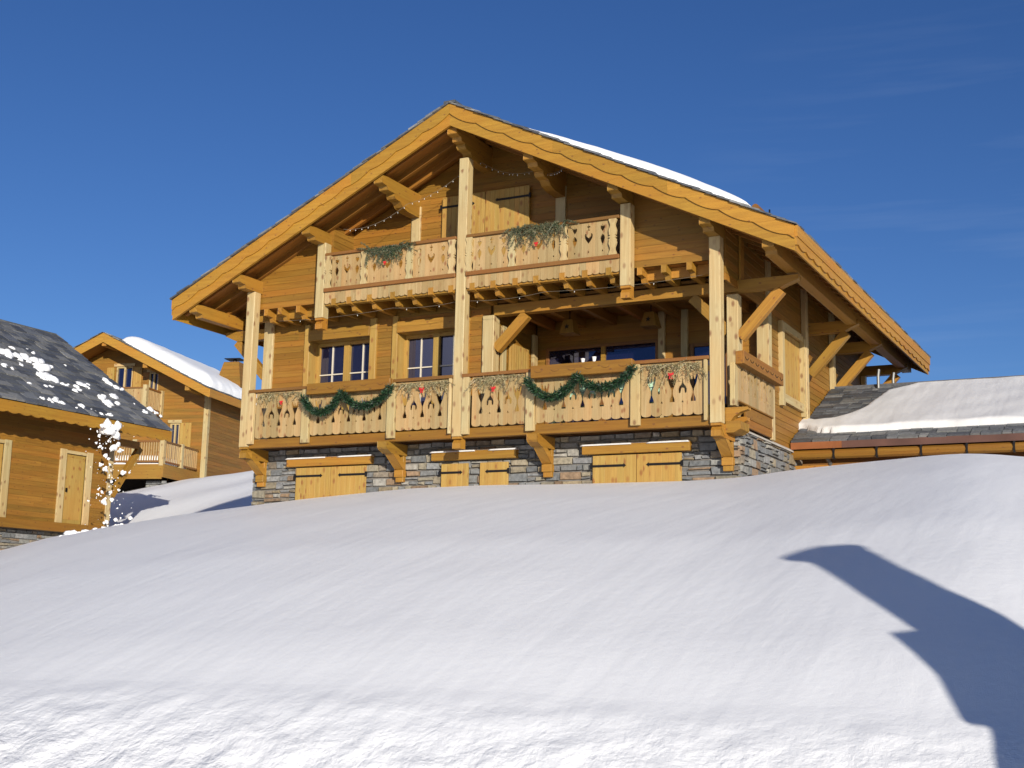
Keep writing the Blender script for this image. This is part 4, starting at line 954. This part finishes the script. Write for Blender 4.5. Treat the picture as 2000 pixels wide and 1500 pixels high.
def blob(m, c, r, flat=1.0, nrm=(0, 0, 1), seed=0, sub=10):
    """lumpy ball of snow"""
    r0 = np.random.default_rng(seed); n1, n2 = sub, sub * 2; k = len(m.v); ph = r0.uniform(0, 6.28, 9); fr = r0.uniform(1.5, 4.5, 9); dr = r0.normal(size=(9, 3))
    for i in range(n1 + 1):
        for j in range(n2):
            th, p = math.pi * i / n1, 2 * math.pi * j / n2; v = np.array([math.sin(th) * math.cos(p), math.sin(th) * math.sin(p), math.cos(th)])
            q = 1 + .19 * sum(math.sin(fr[a] * (dr[a] @ v) + ph[a]) for a in range(9)) / 2
            w = Vector(v * r * q); nv = Vector(nrm); w = w - nv * w.dot(nv) * (1 - flat); m.v.append(tuple(Vector(c) + w))
    for i in range(n1):
        for j in range(n2):
            j2 = (j + 1) % n2; m.face([k + i * n2 + j, k + (i + 1) * n2 + j, k + (i + 1) * n2 + j2, k + i * n2 + j2], [(0, 0)] * 4, .5)
def hit(px, py, o, n):
    d = (f_ + R_ * ((px - 1000) / FOC) + U_ * ((750 - py) / FOC)); s_ = (Vector(o) - CAM).dot(Vector(n)) / d.dot(Vector(n)); return CAM + d * s_
# snow lumps on that roof: positions on the slope (metres from the far verge, metres up from the eave) are read once from the photo
CL = [[(0, 235, 40), (40, 250, 48), (90, 260, 44), (140, 272, 50), (205, 290, 48)], [(225, 325, 42), (280, 340, 48)], [(265, 385, 42), (310, 405, 52), (345, 420, 32)], [(20, 320, 26), (70, 340, 16)], [(180, 435, 18)],
      [(285, 455, 18), (315, 455, 16)], [(385, 440, 20), (415, 448, 18)], [(500, 440, 34), (530, 452, 28), (470, 482, 26), (500, 478, 18)], [(660, 420, 30), (690, 438, 30), (730, 460, 26), (770, 470, 20)],
      [(640, 530, 34), (715, 520, 38), (680, 560, 40), (735, 565, 28)], [(262, 535, 20), (300, 545, 22)], [(345, 545, 34), (385, 560, 24)], [(510, 578, 24)], [(640, 630, 18), (690, 636, 24)], [(850, 565, 10)],
      [(915, 620, 24), (950, 600, 26), (985, 618, 18)], [(1018, 640, 14)], [(65, 210, 24)], [(205, 242, 18)], [(130, 320, 18)], [(165, 215, 10), (410, 318, 10)], [(575, 600, 9), (600, 610, 7)], [(430, 480, 9)]]
sd = 0
for cl in CL:
    m = MB()
    for (x, y, r) in cl:
        rr = r / 1696 * 520 / 2543 * 41
        for q in range(4):
            sd += 1; jx, jy = (random.gauss(0, r * .45), random.gauss(0, r * .28)) if q else (0, 0)
            p = hit((x + jx) * .3066, 620 + (y + jy) * .3066, (AE, 0, AZ), na) + Vector(na) * .07
            blob(m, p, rr * (.85 if q == 0 else random.uniform(.35, .6)), .65, na, sd, 7)
    tag(m.build('snow_lump', 'rsnow', None, 0, True), 'white lump of leftover snow lying on the dark slate roof at left', 'snow lump', 'snow lumps on the dark slate roof')
# snow sliding off its eave, falling through the air
FALL = [(705, 720, 46), (650, 690, 12), (632, 752, 11), (765, 850, 14), (672, 878, 15), (728, 828, 24), (640, 940, 12), (665, 965, 15), (780, 990, 18), (823, 990, 8), (710, 1045, 11), (705, 1115, 12), (757, 1100, 8), (660, 1172, 19), (712, 1160, 15), (628, 1128, 7), (560, 1168, 6), (680, 1303, 14), (736, 1290, 13), (830, 1277, 14), (650, 1112, 9), (690, 790, 9), (615, 800, 8), (640, 820, 10), (690, 900, 9), (745, 905, 8), (625, 1095, 7), (700, 940, 7), (768, 1278, 6), (650, 835, 7)]
for i, (x, y, r) in enumerate(FALL):
    m = MB(); p = hit(x * .3066, 620 + y * .3066, (-21.2, 0, 0), (1, 0, 0)); rr = r / 1696 * 520 / 2543 * 40.5
    blob(m, p, rr * .8, 1, (0, 0, 1), 900 + i, 8)
    for q in range(3): blob(m, p + Vector((random.gauss(0, rr * .4), random.gauss(0, rr * .55), random.gauss(0, rr * .5))), rr * random.uniform(.35, .65), 1, (0, 0, 1), 2000 + i * 4 + q, 6)
    if r > 20: blob(m, p + Vector((.1, .2, .18)) * (r / 46), rr * .55, 1, (0, 0, 1), 950 + i, 7)
    o = m.build('falling_snow_clump', 'rsnow', None, 0, True)
    tag(o, 'largest ball of snow dropping just below the slate roof eave' if i == 0 else 'small clump of snow falling through the air beside the left chalet', 'snow clump', None if i == 0 else 'falling snow clumps')
m = MB()
for k in range(90):
    x = random.gauss(690, 70); y = random.uniform(690, 1330); p = hit(x * .3066, 620 + y * .3066, (-21.2 + random.uniform(-.5, .5), 0, 0), (1, 0, 0))
    blob(m, p, random.uniform(.008, .026), 1, (0, 0, 1), k, 3)
tag(m.build('snow_spray', 'rsnow', None, 0, True), 'fine spray of snow specks falling from the slate roof', 'snow', None, 'stuff')
m = MB()
for k in range(60):
    x = random.uniform(370, 800); y = 1405 - (x - 370) * .17 + random.gauss(0, 9); d = (f_ + R_ * ((x * .3066 - 1000) / FOC) + U_ * ((750 - 620 - y * .3066) / FOC)); s_ = 30.0
    while s_ < 42:
        p = CAM + d * s_
        if p.z < float(terrain(p.x, p.y)): break
        s_ += .1
    blob(m, p, random.uniform(.03, .12), .6, (0, 0, 1), k, 4)
tag(m.build('snow_debris', 'rsnow', None, 0, True), 'crumbs of fallen snow scattered beside the left chalet', 'snow', None, 'stuff')

# ------------------------------------------------------------------ CHALET FARTHER BACK
B = bpy.data.objects.new('chalet', None); COL.objects.link(B); B.location = (-32.87, 24.58, 6.16); B.rotation_euler = (0, 0, math.radians(14.5))
tag(B, 'smaller wooden chalet behind on the left, snowy roof, brown chimney and two balconies', 'chalet')
class LB(MB):                                   # builds in the local frame of that chalet
    def build(s, name, mat, parent=None, bevel=0, smooth=False):
        Rm = wmat(B); s.v = [tuple(Rm @ Vector(v)) for v in s.v]; return MB.build(s, name, mat, parent, bevel, smooth)
BU, BZ, BS, BH, BV0, BV1 = -4.78, 6.5, .5, 5.53, -1.5, 9.0
def bz(u): return BZ - BS * abs(u - BU)
cb = 1 / math.hypot(1, BS)
m = LB()
for s_ in (1, -1): slates(m, (BU + s_ * (BH + .04), BV0, bz(BU + BH + .04)), (0, 1, 0), (-s_ * cb, 0, BS * cb), (s_ * BS * cb, 0, cb), BV1 - BV0, BH / cb, course=.24, wmin=.25, wmax=.5, th=.028)
rb = m.build('roof', 'slate', B)
for s_ in (1, -1):
    m = LB(); e = BU + s_ * BH
    m.prism([(BU, BZ - .01), (e, bz(e) - .01), (e, bz(e) - .40), (BU, BZ - .46)], (0, BV0, 0), (1, 0, 0), (0, 0, 1), (0, .06, 0), 'a'); m.build('fascia', 'fascia', rb)
    m = LB(); m.box(min(e, e + s_ * .05), max(e, e + s_ * .05), BV0, BV1, bz(e) - .38, bz(e) - .01, 'y'); m.build('fascia', 'fascia', rb)
    m = LB(); P = [(BU, BV0 + .061, BZ - .2), (e - s_ * .01, BV0 + .061, bz(e) - .2), (e - s_ * .01, BV1, bz(e) - .2), (BU, BV1, BZ - .2), (BU, BV0 + .061, BZ - .02), (e - s_ * .01, BV0 + .061, bz(e) - .02), (e - s_ * .01, BV1, bz(e) - .02), (BU, BV1, BZ - .02)]
    if s_ < 0: P = [P[i] for i in (1, 0, 3, 2, 5, 4, 7, 6)]
    m.hexa(P, None, (cb, 0, -BS * cb)); m.build('soffit', 'soffit', rb)
for u in (-4.78, -2.6, -.4, -7.0, -9.2):
    m = LB(); z = bz(u) - .38; m.box(u - .11, u + .11, BV0 + .1, BV1 - .1, z - .24, z, 'y'); m.build('purlin', 'beam', rb, .005)
bclip = lambda z: (max(-9.55, BU - (BZ - .22 - z) / BS), min(0, BU + (BZ - .22 - z) / BS))
m = LB(); board_rows(m, front(0), -.6, 6.1, bclip, holes=[(-4.85, -3.98, 3.9, 5.15), (-3.12, -2.62, 2.8, 4.85), (-1.86, -1.36, .2, 2.4)], bh=.16); m.build('wall', 'clad', B)
m = LB(); board_rows(m, right(0), -.6, bz(0) - .2, lambda z: (0, 8.2), bh=.16); m.build('wall', 'clad', B)
m = LB(); board_rows(m, left_f(-9.55), -1, bz(0) - .2, lambda z: (0, 8.2), bh=.2); m.build('wall', 'clad', B)
m = LB(); board_rows(m, lambda a, o, z: (a, 8.2 + o, z), -1, 6.1, bclip, bh=.25); m.build('wall', 'clad', B)
m = LB(); m.box(-.17, .06, -.06, .17, -.3, bz(0) - .22, 'z'); m.build('corner_post', 'post', B, .006)
for x0, x1, z0, z1 in ((-4.85, -3.98, 3.9, 5.15), (-1.86, -1.36, .2, 2.4), (-3.12, -2.62, 2.8, 4.85)):
    m = LB(); m.box(x0, x0 + .07, .02, .1, z0, z1, 'z'); m.box(x1 - .07, x1, .02, .1, z0, z1, 'z'); m.box(x0 + .07, x1 - .07, .02, .1, z1 - .07, z1, 'x'); c = (x0 + x1) / 2
    m.box(c - .04, c + .04, .02, .1, z0, z1 - .07, 'z'); m.box(x0 - .1, x1 + .1, -.06, .03, z1, z1 + .14, 'x'); w = m.build('window', 'post', B)
    q = LB(); q.box(x0 + .07, x1 - .07, .11, .12, z0, z1 - .07); q.build('pane', 'glass', w)
for x0, x1, z0, z1 in ((-5.3, -4.92, 3.85, 5.1), (-3.9, -3.48, 3.85, 5.1), (-1.3, -.74, .15, 2.4)):
    m = LB(); n = 4
    for k in range(n): m.box(x0 + k * (x1 - x0) / n, x0 + (k + 1) * (x1 - x0) / n - .004, -.07, -.025, z0, z1, 'z')
    m.build('shutter', 'shutter', B)
def rail_run(p0, p1, z0, z1, par, n, post_w=.16):
    p0, p1 = Vector((*p0, 0)), Vector((*p1, 0)); d = p1 - p0
    m = LB(); m.beam(p0 + Vector((0, 0, z1)), p1 + Vector((0, 0, z1)), .1, .08); m.beam(p0 + Vector((0, 0, z0)), p1 + Vector((0, 0, z0)), .06, .08); m.build('top_rail', 'trim', par)
    m = LB()
    for k in range(n):
        p = p0 + d * (k + .5) / n; m.beam(p + Vector((0, 0, z0 + .04)), p + Vector((0, 0, z1 - .04)), .07, .035, (1, 0, 0), .8)
    o = m.build('balusters', 'rail', par)
def newel(u, v, z0, z1, par): m = LB(); m.box(u - .1, u + .1, v - .1, v + .1, z0, z1, 'z'); m.build('newel_post', 'post', par, .005)
CU, CV = -.32, -3.4
m = LB(); m.box(-9, CU + .05, CV, -.03, -.05, .06, 'y'); m.box(-9, CU + .05, CV - .08, CV - .001, -.58, .07, 'x'); m.box(CU + .051, CU + .12, CV - .08, -.05, -.5, .07, 'y')
b1 = m.build('balcony', 'beam', B, .005)
rail_run((-6.5, CV), (CU, CV), .2, 1.08, b1, 52); rail_run((CU, CV), (CU, -.1), .2, 1.08, b1, 20)
for u, v in ((CU, CV), (-1.65, CV), (-3.0, CV), (-4.4, CV), (CU, -1.7)): newel(u, v, .0, 1.16, b1)
m = LB(); m.box(-2.36 - 3.2, -2.3, -1.6, -.03, 2.72, 2.84, 'y'); b2 = m.build('balcony', 'beam', B, .005)
m = LB(); n = 18
for k in range(n): m.box(-5.5 + k * 3.1 / n, -5.5 + (k + 1) * 3.1 / n - .006, -1.62, -1.58, 2.72, 3.78, 'z')
m.build('railing_panel', 'rail', b2); m = LB(); m.box(-5.5, -2.3, -1.66, -1.54, 3.78, 3.85, 'x'); m.build('top_rail', 'trim', b2)
rail_run((-2.34, -1.6), (-2.34, -.1), 2.9, 3.82, b2, 11); newel(-2.36, -1.58, 2.7, 3.95, b2); newel(-2.34, -.14, 2.7, 3.9, b2)
m = LB(); rubble(m, front(-2.9), -1.3, CU, -1.9, -.6); m.build('stone_pier', 'stone', B)
m = LB(); m.box(-9, -1.3, -1.2, -1.0, -2.2, -.06); m.build('shade_panel', 'dark', B)  # black slab standing in for the shade below the balcony
m = LB(); c0, c1 = (-1.24, -.02), (-.98, -.16)
zz = [4.2, 4.7, 4.86, 5.9]; 
U0, U1, V0, V1 = -1.24, .16, 3.0, 4.4
def frust(m, z0, z1, i0, i1): m.hexa([(U0 + i0, V0 + i0, z0), (U1 - i0, V0 + i0, z0), (U1 - i0, V1 - i0, z0), (U0 + i0, V1 - i0, z0), (U0 + i1, V0 + i1, z1), (U1 - i1, V0 + i1, z1), (U1 - i1, V1 - i1, z1), (U0 + i1, V1 - i1, z1)], None, (1, 0, 0))
z = 3.6
for k in range(12):
    i0 = max(0, (z - 4.6) * .22); frust(m, z, z + .195, i0, max(0, (z + .19 - 4.6) * .22) + .012); z += .195
ch = m.build('chimney', 'clad', B)
m = LB(); m.tube([(-.54, 3.7, z), (-.54, 3.7, z + .16)], .09, 8); m.box(-.95, -.13, 3.35, 4.05, z + .16, z + .2); m.build('chimney_cap', 'iron', ch)
Rm = wmat(B); r3 = Rm.to_3x3()
eo = Rm @ Vector((BU + BH + .04, BV0, bz(BU + BH + .04)))
bpoly = [(.55, .35), (.35, 1.2), (.3, 3), (.4, 4.6), (.55, 5.3), (.9, 5.75), (1.6, 5.95), (10, 6.0), (10, .3)]
tag(snow_slab('snow', eo, r3 @ Vector((0, 1, 0)), r3 @ Vector((-cb, 0, BS * cb)), r3 @ Vector((BS * cb, 0, cb)), bpoly, .50, 1.2, .13, .05, .05, None, 7), 'thick snow blanket on the roof of the chalet behind', 'snow', None, 'stuff')
m = LB()
tag(snow_slab('snow', Rm @ Vector((-6, CV + .1, .06)), r3 @ Vector((1, 0, 0)), r3 @ Vector((0, 1, 0)), Vector((0, 0, 1)), [(0, 0), (5.5, 0), (5.5, 2.6), (0, 2.6)], .45, .3, .12, .0, .03, None, 9), 'heap of snow lying on the lower balcony of the chalet behind', 'snow', None, 'stuff')

# ------------------------------------------------------------------ added unseen caster, outlined to throw the long shadow on the slope
h_ = Vector((SUN_DIR.x, SUN_DIR.y, 0)).normalized(); t_ = Vector((-h_.y, h_.x, 0)); o_ = h_ * 19.16
cast_root = thing('shadow_caster', 'unseen made-up caster right of the viewer, outlined for the shadow on the slope', 'shadow_caster', o_ + t_ * -3.3 + Vector((0, 0, -2.2)))
m = MB()
m.prism([(-4.7, -2.4), (-4.7, -.9), (-4.11, .21), (-4.02, .34), (-3.89, .52), (-4.0, .56), (-3.95, .66), (-3.82, .92), (-3.70, 1.37), (-3.53, 1.38), (-3.40, 1.88), (-3.20, 2.50), (-2.69, 2.50), (-2.79, 2.24), (-2.86, 1.88), (-2.85, 1.52), (-2.89, 1.31), (-2.94, .3), (-3.0, -2.4)], o_, t_, (0, 0, 1), h_ * .22, 'b'); m.build('caster_outline', 'trim', cast_root)
m = MB()
m.prism([(-3.22, 2.501), (-3.32, 2.57), (-3.26, 2.60), (-3.08, 2.67), (-2.87, 2.72), (-2.70, 2.70), (-2.61, 2.67), (-2.67, 2.58), (-2.68, 2.501)], o_ - h_ * .05, t_, (0, 0, 1), h_ * .32, 'b'); m.build('caster_top', 'rsnow', cast_root)
